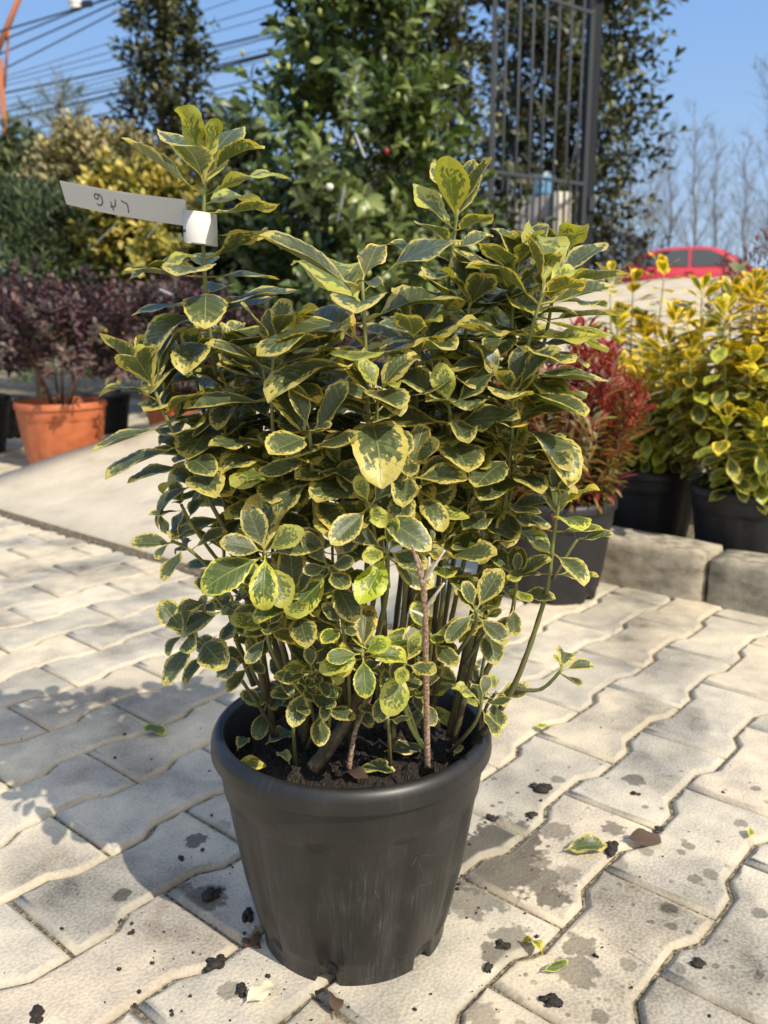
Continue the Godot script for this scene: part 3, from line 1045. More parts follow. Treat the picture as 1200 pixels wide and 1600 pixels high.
func build_tag() -> void:
	# a white paper price tag looped round the tallest shoot; the handwriting shows mirrored through from the other side
	var c := at(313, 357, .93)
	var root := thing("price_tag", "white paper price tag looped round the tallest shoot of the variegated shrub", "price tag", c)
	var st := begin()
	var rr := 0.0168
	var hh := 0.0152
	var n := 40
	for i in n:
		var a0 := TAU * i / n
		var a1 := TAU * (i + 1) / n
		var p := Vector3(rr * cos(a0), 0, rr * sin(a0))
		var q := Vector3(rr * cos(a1), 0, rr * sin(a1))
		var tilt := Vector3(0, -0.05, 0)
		var up := Vector3(0.0, hh, 0)
		var sp := p.x * -0.12
		var sq := q.x * -0.12
		quad(st, p + up + Vector3(0, sp, 0), q + up + Vector3(0, sq, 0), q - up + Vector3(0, sq, 0), p - up + Vector3(0, sp, 0))
		var pi := p * 0.975
		var qi := q * 0.975
		quad(st, pi - up + Vector3(0, sp, 0), qi - up + Vector3(0, sq, 0), qi + up + Vector3(0, sq, 0), pi + up + Vector3(0, sp, 0))
		quad(st, p + up + Vector3(0, sp, 0), pi + up + Vector3(0, sp, 0), qi + up + Vector3(0, sq, 0), q + up + Vector3(0, sq, 0))
	part("loop", done(st), M.paper, root)
	# the tail: a long strip that leaves the loop at its left
	var tl := at(93, 282, 1.03) - c
	var bl := at(104, 319, 1.045) - c
	var tr := at(290, 312, .922) - c
	var br := at(291, 353, .937) - c
	st = begin(false)
	var nrm := (tr - tl).cross(bl - tl).normalized()
	if nrm.z < 0:
		nrm = -nrm
	var cols: Array = []
	for i in 13:
		var t := i / 12.0
		var bow := nrm * 0.0035 * sin(t * PI)
		cols.append([tl.lerp(tr, t) + bow, bl.lerp(br, t) + bow])
	for i in 12:
		for s in [0.00018, -0.00018]:
			quad(st, cols[i][0] + nrm * s, cols[i + 1][0] + nrm * s, cols[i + 1][1] + nrm * s, cols[i][1] + nrm * s)
	part("tail", done(st), M.paper, root)
	st = begin(false)
	var strokes := [[[247, 551], [255, 543], [266, 547], [268, 560], [259, 569], [249, 566], [247, 551]], [[266, 547], [277, 549], [284, 562], [284, 582], [275, 596], [262, 598], [251, 591]],
		[[350, 570], [348, 586], [345, 600], [335, 605], [319, 604]], [[325, 580], [328, 598], [333, 622]], [[379, 575], [391, 584], [405, 592], [407, 611], [406, 632]]]
	for line in strokes:
		var pts: Array = []
		for p in line:
			var fx: float = (70.0 + p[0] / 3.0 - 93.0) / 196.0
			var ytop := lerpf(282, 312, fx)
			var ybot := lerpf(319, 353, fx)
			var fy: float = (120.0 + p[1] / 3.0 - ytop) / (ybot - ytop)
			pts.append((tl.lerp(tr, fx)).lerp(bl.lerp(br, fx), fy) + nrm * (0.0035 * sin(fx * PI) + 0.0009))
		for i in pts.size() - 1:
			var d: Vector3 = (pts[i + 1] - pts[i]).normalized()
			var s := d.cross(nrm) * 0.0007
			quad(st, pts[i] - s - d * 0.0002, pts[i] + s - d * 0.0002, pts[i + 1] + s + d * 0.0002, pts[i + 1] - s + d * 0.0002)
	var ink := part("handwriting", done(st), M.pencil, root)
	ink.set_meta("label", "pencilled price 149 seen mirrored through the paper")
	part("ink_mark", bar(Vector3(-0.0152, -0.003, 0.0078), Vector3(-0.0125, -0.003, 0.0118), 0.0022), M.ink, root)

# ---------------------------------------------------------------- litter on the paving
func build_litter() -> void:
	var spots := [
		[850, 1232, .03, .014, "dark lump of wet soil right of the pot, beyond the stained pavers"], [770, 1278, .016, .008, "small soil lump close to the right side of the pot"], [829, 1274, .014, .007, "flat soil lump between the pot and the pale fallen leaf"],
		[762, 1512, .012, .012, "round black soil pellet on a joint right of the pot's foot"], [786, 1478, .018, .008, "soil lump on the joint beside the yellow curled leaf"], [865, 1566, .02, .009, "oblong soil lump at the bottom right below the green leaf sliver"],
		[930, 1494, .007, .005, "tiny soil crumb on the paver right of the green leaf sliver"], [1092, 1507, .016, .008, "glossy black soil lump on the rightmost front paver"], [955, 1325, .022, .011, "soil lump at the stalk end of the reddish dead leaf"],
		[328, 1400, .024, .014, "biggest black soil lump in the pot's shadow on the left"], [388, 1430, .017, .018, "tall soil lump against the left side of the pot"], [283, 1341, .009, .008, "round soil pellet alone in the pot's shadow"],
		[57, 1586, .022, .01, "oblong soil lump in the bottom left corner"], [207, 1456, .009, .006, "small dark crumb on the sunny paver left of the pot"], [335, 1507, .024, .009, "soil lump in the joint in front of the pot's left foot"], [398, 1473, .018, .01, "reddish brown bark scrap at the pot's left foot"],
		[377, 1549, .018, .007, "soil scrap beside the cream petal in front of the pot"], [992, 1240, .01, .005, "small dark lump beyond the green leaf on the right"], [1027, 1294, .016, .006, "dark lump at the corner of two pavers on the right"]]
	for k in spots.size():
		var s: Array = spots[k]
		var g := ground(s[0], s[1])
		var sz := Vector3(s[2] * rng.randf_range(0.75, 1.0), s[3] * 0.8, s[2] * rng.randf_range(0.45, 0.75))
		var o := part("soil_clump", clod(300 + k * 20, sz * Vector3(1.25, 1.3, 1.4), 9), M.bark_red if k == 15 else M.wet_soil, self, Transform3D(Basis(Vector3.UP, rng.randf() * TAU), g + Vector3(0, s[3] * 0.36, 0)))
		tag(o, s[4], "soil lump", "soil lumps scattered round the pot")
	# crumbs too small to count
	var st := begin()
	var crumbs: Array = []
	for k in 4:
		crumbs.append(clod(500 + k, Vector3(1, 0.6, 0.8)))
	for i in 300:
		var near := rng.randf() < 0.75
		var a := rng.randf() * TAU
		var r := 0.12 + absf(rng.randfn(0, 0.16))
		var p := Vector3(-0.038 + cos(a) * r, 0, -0.967 + sin(a) * r) if near else Vector3(rng.randf_range(-0.7, 0.8), 0, rng.randf_range(-1.6, -0.7))
		if p.distance_to(Vector3(-0.038, 0, -0.967)) < 0.11:
			continue
		var z := 0.0011 + 0.0035 * pow(rng.randf(), 3)
		st.append_from(crumbs[i % 4], 0, Transform3D(Basis(Vector3.UP, rng.randf() * TAU) * z * 1.4, p + Vector3(0, z * 0.3, 0)))
	var o2 := part("soil_crumbs", st.commit(), M.wet_soil, self)
	tag(o2, "fine dark soil crumbs strewn over the pavers round the pot", "soil")
	o2.set_meta("kind", "stuff")
	var fallen := [
		[912, 1331, .06, 0.2, "leaf", "fallen pale green leaf with cream edge lying right of the pot", 0.5, 20], [834, 1484, .036, 2.0, "yellow", "curled yellow fallen leaf on the joint right of the pot's foot", 1.6, 30], [866, 1519, .033, 0.35, "leaf_new", "narrow green leaf sliver below the yellow curled leaf", 0.4, 55],
		[238, 1146, .05, -0.4, "leaf_new", "torn green leaf lying in the shrub's shadow at the left", 0.7, 15], [845, 1140, .026, 0.1, "leaf_new", "small yellow-green leaf scrap behind the pot's right rim", 0.5, 10], [1172, 1308, .024, 1.0, "yellow", "yellow leaf scrap in the joint near the right edge", 0.7, 25],
		[1003, 1318, .05, -0.1, "dead_leaf", "dry reddish brown leaf stuck to a soil lump on the right", 0.9, 30], [404, 1562, .04, 0.8, "petal", "cream coloured dry petal in front of the pot's left foot", 0.8, 12], [516, 1572, .05, 1.9, "dead_leaf", "curled brown dead leaf leaning at the front of the pot", 1.5, 40], [398, 1476, .024, 1.1, "dead_leaf", "small rust coloured leaf at the left foot of the pot", 0.6, 40]]
	for k in fallen.size():
		var f: Array = fallen[k]
		var g := ground(f[0], f[1])
		var dir := Vector3(cos(f[3]), 0, -sin(f[3]))
		var up := Vector3(0, 1, 0).rotated(dir, deg_to_rad(f[7])) 
		var m := leaf_mesh(0.5 if k != 2 else 0.32, 0.85, f[6], 0.5, 0.35, [0, 7, 1, 5, 10, 7, 3, 10, 2, 4][k], 13, 6)
		var o := part("fallen_leaf", m, M[f[4]], self, leaf_place(g + Vector3(0, 0.006, 0) - dir * f[2] * 0.5, dir + Vector3(0, 0.1, 0), up, f[2]))
		tag(o, f[5], "leaf", "fallen leaves round the pot")
	var on_soil := [[436, 1150, .045, .9, "pale"], [385, 1195, .04, 0.2, "yellow"], [585, 1200, .042, 0.1, "pale"], [630, 1170, .045, 0.15, "cream"], [445, 1182, .035, 2.0, "cream"], [715, 1170, .03, 1.2, "cream"], [378, 1160, .035, 1.4, "pale"], [470, 1120, .04, 2.6, "dead_leaf"], [560, 1210, .035, 2.5, "dead_leaf"]]
	for k in on_soil.size():
		var f: Array = on_soil[k]
		var g := ground(f[0], f[1], 0.243)
		var dir := Vector3(cos(f[3]), 0.1, -sin(f[3]))
		var o := part("fallen_leaf", leaf_mesh(0.48, 0.85, 0.8, 0.45, 0.3, [1, 7, 0, 3, 10, 7, 2, 5, 6][k], 11, 6), M[f[4]], self, leaf_place(g - dir * f[2] * 0.5, dir, Vector3(0.2, 1, 0.35), f[2]))
		tag(o, ["grey-green leaf standing on the soil at the pot's left", "dull yellow leaf lying flat on the soil near the left rim", "pale green leaf on the soil at the front of the pot", "long cream leaf on the soil beside the dead stem", "small cream leaf on the soil left of the thick stem", "cream leaf scrap on the soil by the right rim", "pale leaf tucked under the left rim of the pot", "brown curled leaf on the soil at the back left", "dark brown leaf on the soil behind the front rim"][k], "leaf", "fallen leaves on the potting soil")
	var tw := begin()
	var a := ground(985, 1488) + Vector3(0, .004, 0)
	var b := ground(1022, 1512) + Vector3(0, .003, 0)
	add_tube(tw, [a, a.lerp(b, 0.5) + Vector3(0, 0.003, 0), b], 0.0008, 0.0005, 5)
	var o3 := part("dry_twig", done(tw), M.splinter, self)
	tag(o3, "thin dry twig lying across the joint at the lower right", "twig")

# ---------------------------------------------------------------- potted shrubs round about
func potted(label: String, where: Vector3, top: float, foot: float, height: float, mat: Material) -> void:
	var pot := thing("flower_pot", label, "flower pot", where, "pots standing behind the front plant")
	round_pot(pot, top, foot, height, mat, M.soil, 12, false)

func upright_shrub(called: String, label: String, where: Vector3, tips: Array, pairs: int, gap: float, leaf_len: float, singles: int) -> void:
	# variegated euonymus with upright shoots: tips are [x, y, z] offsets from the foot
	var root := thing(called, label, "shrub", where, "golden euonymus shrubs on the right")
	var inv := root.transform.affine_inverse()
	var list: Array = []
	for t in tips:
		var tip: Vector3 = t
		var base := Vector3(tip.x * 0.3, 0, tip.z * 0.3)
		var path := smooth_path([where + base, where + base.lerp(tip, 0.5) + Vector3(tip.x * 0.12, 0, tip.z * 0.12), where + tip + Vector3(0, -0.06, 0), where + tip], 5)
		var st := begin()
		add_tube(st, path, 0.0045, 0.0018, 6, 0.0, [Color(0.16, 0.14, 0.06), Color(0.3, 0.32, 0.08)])
		part("stem", done(st), M.stem, root, inv)
		var fresh: Array = []
		whorls(path, pairs, gap, leaf_len, fresh, 92, 9, 9, 22)
		for f in fresh:
			var high: float = clampf(((f as Transform3D).origin.y - where.y - tip.y * 0.72) / (tip.y * 0.22), 0, 0.9)
			list.append([f, 1 if rng.randf() < high else 0])
	dress(root, list, singles, atlas_leaf, [Color(1, 1, 1), Color(1.9, 1.45, 0.45)], [M.leaf_far, M.leaf_gold], M.leaf_far_tint)

func build_right_side() -> void:
	# nandina in a black pot on the pavers
	var p := Vector3(0.448, 0, -2.29)
	potted("black pot with the red nandina, standing on the pavers before the kerb", p, 0.165, 0.122, 0.27, M.pot)
	var root := thing("nandina_shrub", "fine-leaved nandina, red at the top and olive green below", "shrub", p + Vector3(0, 0.23, 0))
	var inv := root.transform.affine_inverse()
	var tones := [Color(0.27, 0.024, 0.02), Color(0.32, 0.065, 0.026), Color(0.25, 0.13, 0.03), Color(0.11, 0.11, 0.022), Color(0.19, 0.155, 0.035), Color(0.17, 0.026, 0.022)]
	var list: Array = []
	for i in 40:
		var a := i * 2.4
		var r := 0.24 * sqrt((i + 0.5) / 40.0)
		var tip := Vector3(cos(a) * r, 0.42 - 0.9 * r * r * 2.4 + rng.randf_range(-0.09, 0.05), sin(a) * r)
		var base := tip * Vector3(0.3, 0, 0.3)
		var path := [root.position + base, root.position + base.lerp(tip, 0.5) + tip * Vector3(0.1, 0, 0.1), root.position + tip]
		wood(root, "stem", path, 0.0028, 0.001, M.bark_red, 5)
		for k in 170:
			var f := 0.12 + 0.9 * k / 170.0
			var q: Vector3 = (path[0] as Vector3).lerp(path[2], f) + any_dir() * 0.035 * rng.randf() + Vector3(cos(a), 0, sin(a)) * 0.05 * (1.0 - f)
			var d := (any_dir() + Vector3(cos(a + k * 2.1), 0.5 * f, sin(a + k * 2.1)) * 1.3 + Vector3(0, f * 0.9, 0)).normalized()
			var hgt := q.y - root.position.y
			var tone := 3
			var x := hgt / 0.42 + rng.randf_range(-0.2, 0.2)
			if x > 0.66:
				tone = 0 if rng.randf() < 0.7 else 1
			elif x > 0.55:
				tone = [1, 2, 5, 0][rng.randi() % 4]
			elif x > 0.3:
				tone = [2, 3, 4, 2][rng.randi() % 4]
			else:
				tone = [3, 4, 2, 5][rng.randi() % 4]
			list.append([leaf_place(q, d, Vector3(0, 1, 0) + any_dir() * 0.4, rng.randf_range(0.03, 0.055)), tone])
	dress(root, list, 300, [narrow_leaf], tones, tone_mats(tones, 0.5, 0.5), M.tint_leaf)
	# golden euonymus behind the kerb
	p = Vector3(1.04, 0, -2.46)
	potted("black pot at the right edge behind the kerb, pale chips on its soil", p, 0.165, 0.125, 0.262, M.pot)
	var tips: Array = []
	for i in 46:
		var a := i * 2.4 + 0.5
		var r := 0.27 * sqrt((i + 0.5) / 46.0)
		tips.append(Vector3(cos(a) * r, 0.64 - 1.9 * r * r - rng.randf_range(0.0, 0.3), sin(a) * r))
	upright_shrub("euonymus_shrub", "bushy golden euonymus at the right edge, in the pot behind the kerb", p + Vector3(0, 0.22, 0), tips, 18, 0.019, 0.076, 300)
	p = Vector3(0.845, 0, -2.78)
	potted("black pot in deep shade between the nandina and the rightmost pot", p, 0.16, 0.12, 0.262, M.pot)
	tips = []
	for i in 22:
		var a := i * 2.4 + 1.3
		var r := 0.19 * sqrt((i + 0.5) / 22.0)
		tips.append(Vector3(cos(a) * r, 0.42 - 1.6 * r * r - rng.randf_range(0.0, 0.14), sin(a) * r))
	upright_shrub("euonymus_shrub", "darker euonymus in the shaded pot right behind the nandina", p + Vector3(0, 0.22, 0), tips, 17, 0.02, 0.072, 200)
	p = Vector3(0.86, 0, -3.05)
	potted("black pot hidden behind the nandina, holding tall golden shoots", p, 0.15, 0.115, 0.25, M.pot)
	var base := p + Vector3(0, 0.21, 0)
	tips = []
	for e in [[955, 428, 3.05], [990, 440, 3.1], [1038, 418, 3.05], [1010, 520, 3.1], [965, 510, 3.0], [1075, 500, 3.1], [930, 560, 3.0], [1050, 560, 2.95]]:
		tips.append(at(e[0], e[1], e[2]) - base)
	for i in 12:
		tips.append(at(rng.randf_range(935, 1085), rng.randf_range(490, 600), rng.randf_range(2.95, 3.2)) - base)
	upright_shrub("euonymus_shrub", "tall sparse golden euonymus shoots above the nandina", base, tips, 20, 0.022, 0.078, 200)
	p = Vector3(1.5, 0, -2.95)
	potted("black pot outside the right edge behind the golden shrub", p, 0.16, 0.12, 0.26, M.pot)
	base = p + Vector3(0, 0.22, 0)
	tips = []
	for i in 14:
		var a := i * 2.4 + 2.3
		var r := 0.21 * sqrt((i + 0.5) / 14.0)
		tips.append(Vector3(-0.1 + cos(a) * r, 0.58 - 1.3 * r * r - rng.randf_range(0.0, 0.18), sin(a) * r))
	upright_shrub("euonymus_shrub", "golden euonymus half out of frame behind the rightmost pot", base, tips, 18, 0.02, 0.074, 150)
	# a dark red photinia-like bush behind
	p = at(1185, 470, 3.7)
	p.y = 0
	root = thing("red_shrub", "dark red fine-leaved shrub behind the golden euonymus at the right edge", "shrub", p)
	list = []
	var rt := [Color(0.13, 0.02, 0.018), Color(0.2, 0.03, 0.025), Color(0.07, 0.03, 0.02)]
	wood(root, "stem", [p, p + Vector3(0, 0.5, 0), p + Vector3(0.02, 0.85, 0)], 0.01, 0.004, M.bark_red)
	for i in 180:
		var d := any_dir()
		d.y = absf(d.y)
		var q := p + Vector3(0, 0.62, 0) + d * Vector3(0.2, 0.36, 0.2) * (0.5 + 0.5 * rng.randf())
		spray(list, q, Vector3(d.x * 0.5, 1, d.z * 0.5), 8, 0.04, 0.07, 3)
	dress(root, list, 160, [narrow_leaf], rt, tone_mats(rt, 0.5, 0.5), M.tint_leaf)
	p = at(1128, 455, 3.4)
	root = thing("broadleaf_sprig", "upright sprig of plain round grey-green leaves beside the dark red shrub", "shrub", Vector3(p.x, 0, p.z))
	list = []
	var gt := [Color(0.13, 0.19, 0.06), Color(0.18, 0.22, 0.08)]
	wood(root, "stem", [root.position, root.position + Vector3(0, 0.5, 0), p + Vector3(0, 0.02, 0)], 0.006, 0.003, M.bark)
	for i in 7:
		spray(list, p + Vector3(rng.randf_range(-0.05, 0.05), -0.06 * i + 0.02, rng.randf_range(-0.05, 0.05)), Vector3.UP, 6, 0.06, 0.05, 2)
	dress(root, list, 60, [simple_leaf], gt, tone_mats(gt, 0.45, 0.4), M.tint_leaf)

func build_left_side() -> void:
	var rnd := [Color(0.060, 0.022, 0.032), Color(0.085, 0.035, 0.045), Color(0.035, 0.018, 0.024), Color(0.11, 0.05, 0.05), Color(0.045, 0.04, 0.03)]
	var purple := tone_mats(rnd, 0.45, 0.3)
	var rows := [
		[at(102, 722, 4.3), 0.215, 0.165, 0.315, M.terracotta, "orange plastic pot on the left beyond the concrete drive", "dark purple loropetalum shrub in the orange pot at the left", Vector3(0.40, 0.29, 0.36), 0.27],
		[at(285, 700, 4.9), 0.2, 0.15, 0.3, M.terracotta, "orange pot half hidden behind the left branches of the front plant", "wide dark purple shrub behind the left branches of the front plant", Vector3(0.40, 0.33, 0.34), 0.28],
		[at(-40, 690, 4.7), 0.2, 0.15, 0.3, M.pot, "black pot at the left edge behind the orange pot", "dark purple shrub cut by the left edge of the frame", Vector3(0.36, 0.36, 0.34), 0.3],
		[at(505, 640, 5.2), 0.2, 0.15, 0.32, M.terracotta, "orange pot glimpsed through the middle of the front plant", "low purple shrub glimpsed through the middle of the front plant", Vector3(0.34, 0.2, 0.3), 0.16],
		[at(330, 660, 5.1), 0.18, 0.14, 0.28, M.pot, "black pot behind the tagged shoot of the front plant", "dark purple shrub behind the tagged shoot of the front plant", Vector3(0.36, 0.28, 0.32), 0.24]]
	for k in rows.size():
		var e: Array = rows[k]
		var p: Vector3 = e[0]
		p.y = 0.0
		potted(e[5], p, e[1], e[2], e[3], e[4])
		var root := thing("purple_shrub", e[6], "shrub", p + Vector3(0, e[3] * 0.85, 0), "purple leaved shrubs on the left")
		for i in 6:
			var a := i * 1.05
			var tip: Vector3 = Vector3(cos(a), 0, sin(a)) * 0.22 + Vector3(0, 0.4, 0)
			wood(root, "stem", [root.position + tip * Vector3(0.15, 0, 0.15), root.position + tip * Vector3(0.5, 0.5, 0.5), root.position + tip], 0.008, 0.003, M.bark_red, 5)
		var list: Array = []
		bush(list, root.position + Vector3(0, e[8], 0), e[7], 480, 10, 0.04, 5, 60 + k)
		dress(root, list, 220 if k < 3 else 60, [simple_leaf], rnd, purple, M.tint_leaf)
	for e in [[at(10, 660, 5.3), "small black pot on the left paving behind the orange pot"], [at(170, 690, 5.5), "small black pot between the two orange pots"]]:
		var p: Vector3 = e[0]
		p.y = 0
		potted(e[1], p, 0.15, 0.115, 0.24, M.pot)
	# clipped and loose bushes behind
	var defs := [
		["golden_bush", "bright yellow and green rounded bush with white tags, left of the tag", at(224, 378, 6.6), Vector3(0.44, 0.4, 0.42), 620, 10, 0.075, [Color(0.50, 0.38, 0.05), Color(0.40, 0.34, 0.06), Color(0.12, 0.15, 0.03), Color(0.55, 0.44, 0.10), Color(0.07, 0.09, 0.02)], 300],
		["pale_bush", "big pale gold silvery bush behind the bright yellow one", at(165, 325, 8.2), Vector3(0.58, 0.5, 0.6), 950, 10, 0.075, [Color(0.36, 0.30, 0.13), Color(0.45, 0.38, 0.18), Color(0.14, 0.14, 0.06), Color(0.20, 0.17, 0.08)], 220],
		["juniper_bush", "dark green feathery conifer bush at the left edge", at(45, 405, 6.4), Vector3(0.62, 0.42, 0.5), 800, 10, 0.07, [Color(0.045, 0.075, 0.022), Color(0.07, 0.10, 0.03), Color(0.03, 0.05, 0.02)], 60],
		["green_bush", "olive green hedge bush at the far left, below the rusty pole", at(12, 330, 13.0), Vector3(0.9, 0.75, 0.9), 520, 10, 0.13, [Color(0.09, 0.12, 0.035), Color(0.13, 0.15, 0.05), Color(0.05, 0.07, 0.03)], 40],
		["dark_bush", "low dark green bush between the yellow bush and the camellia", at(345, 440, 6.9), Vector3(0.6, 0.5, 0.5), 520, 9, 0.08, [Color(0.03, 0.05, 0.015), Color(0.05, 0.075, 0.02), Color(0.02, 0.03, 0.012)], 80],
		["dark_bush", "dark evergreen hedge closing the view behind the foot of the camellia", at(600, 425, 7.6), Vector3(1.0, 0.62, 0.6), 800, 9, 0.1, [Color(0.03, 0.045, 0.013), Color(0.05, 0.068, 0.018), Color(0.02, 0.028, 0.01)], 60]]
	for k in defs.size():
		var d: Array = defs[k]
		var c: Vector3 = d[2]
		var gy := rise(U.dot(c))
		var root := thing(d[0], d[1], "bush", Vector3(c.x, maxf(gy, -0.01), c.z))
		var foot := root.position
		wood(root, "trunk", [foot, foot.lerp(c, 0.5), c], 0.03, 0.012, M.bark)
		var list: Array = []
		var rad: Vector3 = d[3]
		bush(list, c, rad, d[4], d[5], d[6], (d[7] as Array).size(), 80 + k)
		bush(list, foot.lerp(c, 0.5), rad * Vector3(0.85, maxf(0.3, (c.y - foot.y) / rad.y * 0.55), 0.85), int(d[4] * 0.5), d[5], d[6], (d[7] as Array).size(), 180 + k)
		dress(root, list, d[8], [narrow_leaf if k == 2 else simple_leaf], d[7], tone_mats(d[7], 0.5, 0.5), M.tint_leaf)
	# white plant labels hanging in the bushes
	for e in [[[180, 352], [150, 380], 6.05, "white tag hanging on the left side of the yellow bush"], [[250, 345], [230, 372], 6.05, "greyish tag on the right side of the yellow bush"], [[250, 452], [268, 460], 4.35, "small white tag on the purple shrub behind the tagged shoot"],
			[[555, 208], [570, 245], 5.2, "white strip tag high in the camellia"], [[538, 290], [528, 345], 5.2, "grey tag lower in the camellia"]]:
		var a := at(e[0][0], e[0][1], e[2])
		var b := at(e[1][0], e[1][1], e[2] - 0.02)
		var o := part("plant_label", bar(a, b, 0.022, 0.003), M.tag_grey, self)
		tag(o, e[3], "plant label", "white labels in the background shrubs")

# ---------------------------------------------------------------- trees
func build_trees() -> void:
	var cam_t := [Color(0.048, 0.085, 0.018), Color(0.078, 0.125, 0.026), Color(0.13, 0.18, 0.045), Color(0.025, 0.045, 0.012), Color(0.19, 0.23, 0.06)]
	var p := at(548, 500, 5.9)
	p.y = 0.0
	var root := thing("camellia_tree", "tall glossy green camellia with buds behind the front plant", "tree", p)
	var list: Array = []
	leafy_tree(root, p, 3.0, [0.7, 0.72, 0.7, 0.66, 0.58, 0.5, 0.4, 0.3, 0.12], 78, 12, 9, 0.1, list, 5, M.bark, 0.5, 0.03)
	dress(root, list, 300, [simple_leaf], cam_t, tone_mats(cam_t, 0.36, 0.45), M.tint_gloss)
	for k in 40:
		var q := p + Vector3(0, rng.randf_range(0.7, 2.7), 0) + Vector3(rng.randf_range(-0.6, 0.55), 0, rng.randf_range(0.35, 0.7))
		part("bud", clod(900 + k % 3, Vector3(0.024, 0.034, 0.024)), M.bud, root, Transform3D(Basis(), q - p))
	part("flower", clod(911, Vector3(0.03, 0.028, 0.028)), M.red_flower, root, Transform3D(Basis(), at(604, 236, 5.25) - p))
	part("flower", clod(912, Vector3(0.035, 0.035, 0.03)), M.white_flower, root, Transform3D(Basis(), at(515, 292, 5.2) - p))
	var mag := [Color(0.042, 0.054, 0.016), Color(0.068, 0.08, 0.022), Color(0.11, 0.11, 0.035), Color(0.022, 0.028, 0.011)]
	var mag_m := tone_mats(mag, 0.42, 0.35)
	var specs := [
		["holly_tree", "loose dark evergreen tree right behind the camellia", at(655, 470, 9.6), 4.6, [0.42, 0.46, 0.48, 0.46, 0.44, 0.42, 0.36, 0.28, 0.1], 110, 11, 9, 0.1, 120],
		["magnolia_tree", "tall dark evergreen tree right behind the iron gate", at(868, 470, 11.5), 5.2, [0.95, 1.05, 1.0, 0.95, 0.9, 0.82, 0.7, 0.5, 0.2], 130, 11, 9, 0.125, 200],
		["laurel_tree", "dark conical evergreen against the sky behind the pale bush", at(275, 470, 12.0), 4.6, [0.62, 0.66, 0.66, 0.58, 0.5, 0.42, 0.32, 0.2, 0.08], 80, 10, 9, 0.11, 120],
		["laurel_tree", "smaller evergreen crown between the dark cone and the camellia", at(372, 470, 10.5), 2.15, [0.5, 0.58, 0.6, 0.55, 0.45, 0.3, 0.12], 60, 10, 9, 0.1, 60]]
	for s in specs:
		var f: Vector3 = s[2]
		f.y = rise(U.dot(f))
		root = thing(s[0], s[1], "tree", f)
		list = []
		leafy_tree(root, f, s[3], s[4], s[5], s[6], s[7], s[8], list, 4, M.bark, 0.7, 0.08)
		dress(root, list, s[9], [simple_leaf], mag, mag_m, M.tint_gloss)
	# dark scrub at the foot of the gate
	p = at(950, 400, 10.6)
	root = thing("dark_scrub", "low sparse brownish shrub at the foot of the gate post", "shrub", Vector3(p.x, rise(U.dot(p)), p.z))
	list = []
	var sc := [Color(0.035, 0.03, 0.02), Color(0.05, 0.05, 0.025), Color(0.025, 0.022, 0.018)]
	wood(root, "trunk", [root.position, p], 0.03, 0.01, M.bark)
	bush(list, p + Vector3(0, -0.05, 0), Vector3(0.52, 0.32, 0.5), 170, 7, 0.07, 3, 91)
	bush(list, root.position.lerp(p, 0.4), Vector3(0.4, 0.4, 0.4), 110, 7, 0.07, 3, 92)
	dress(root, list, 60, [simple_leaf], sc, tone_mats(sc, 0.6, 0.2), M.tint_leaf)
	# a young pine far off
	var foot := at(92, 420, 17.0)
	var top := at(88, 112, 17.0)
	foot.y = rise(U.dot(foot))
	root = thing("pine_tree", "young grey-green pine with long needles against the sky at the left", "tree", foot)
	wood(root, "trunk", [foot, foot.lerp(top, 0.5), top], 0.06, 0.012, M.pale_bark)
	list = []
	var needle := [Color(0.15, 0.165, 0.085), Color(0.20, 0.21, 0.11), Color(0.11, 0.125, 0.065)]
	var st := begin()
	for w in 6:
		var f := 0.36 + 0.5 * w / 5.0
		for k in 4:
			var az := k * TAU / 5 + w * 0.7 + rng.randf_range(-0.2, 0.2)
			var len := 1.75 * pow(1.0 - f, 0.8) + 0.1
			var d := Vector3(cos(az), 0.3 + 0.55 * f, sin(az)).normalized()
			var b := foot.lerp(top, f)
			var e := b + d * len
			add_tube(st, [b, b.lerp(e, 0.5) + Vector3(0, -0.05, 0), e], 0.018, 0.008, 5)
			for n in int(20 + len * 75):
				var t := 1.0 - 0.75 * pow(rng.randf(), 1.6)
				var q := b.lerp(e, t)
				var nd := (d * 0.9 + any_dir()).normalized()
				list.append([leaf_place(q, nd, any_dir(), rng.randf_range(0.16, 0.26)), rng.randi() % 3])
	for n in 90:
		list.append([leaf_place(foot.lerp(top, rng.randf_range(0.7, 1.02)), (Vector3.UP * 0.5 + any_dir()).normalized(), any_dir(), 0.2), rng.randi() % 3])
	var o := part("branch", done(st), M.pale_bark, root)
	o.transform = root.transform.affine_inverse()
	var ndl := leaf_mesh(0.05, 1.0, 0.4, 0.0, 0.0, 0, 3, 1)
	dress(root, list, 0, [ndl], needle, tone_mats(needle, 0.6, 0.3), M.tint_leaf)
	# bare trees behind the road
	var bare := [[985, 160, 44.0, "leftmost bare slender tree, beside the dark evergreen behind the gate"], [1047, 190, 46.0, "bare slender tree rising over the rear of the red car"], [1086, 180, 45.0, "bare slender tree straight above the roof of the red car"], [1117, 205, 48.0, "thin bare tree over the front window of the red car"],
		[1163, 225, 46.0, "bare tree over the windscreen of the red car, leaning right"], [1205, 95, 38.0, "bare tree cut by the right edge, the tallest of them"], [1020, 260, 52.0, "small faint bare tree between the two left bare ones"]]
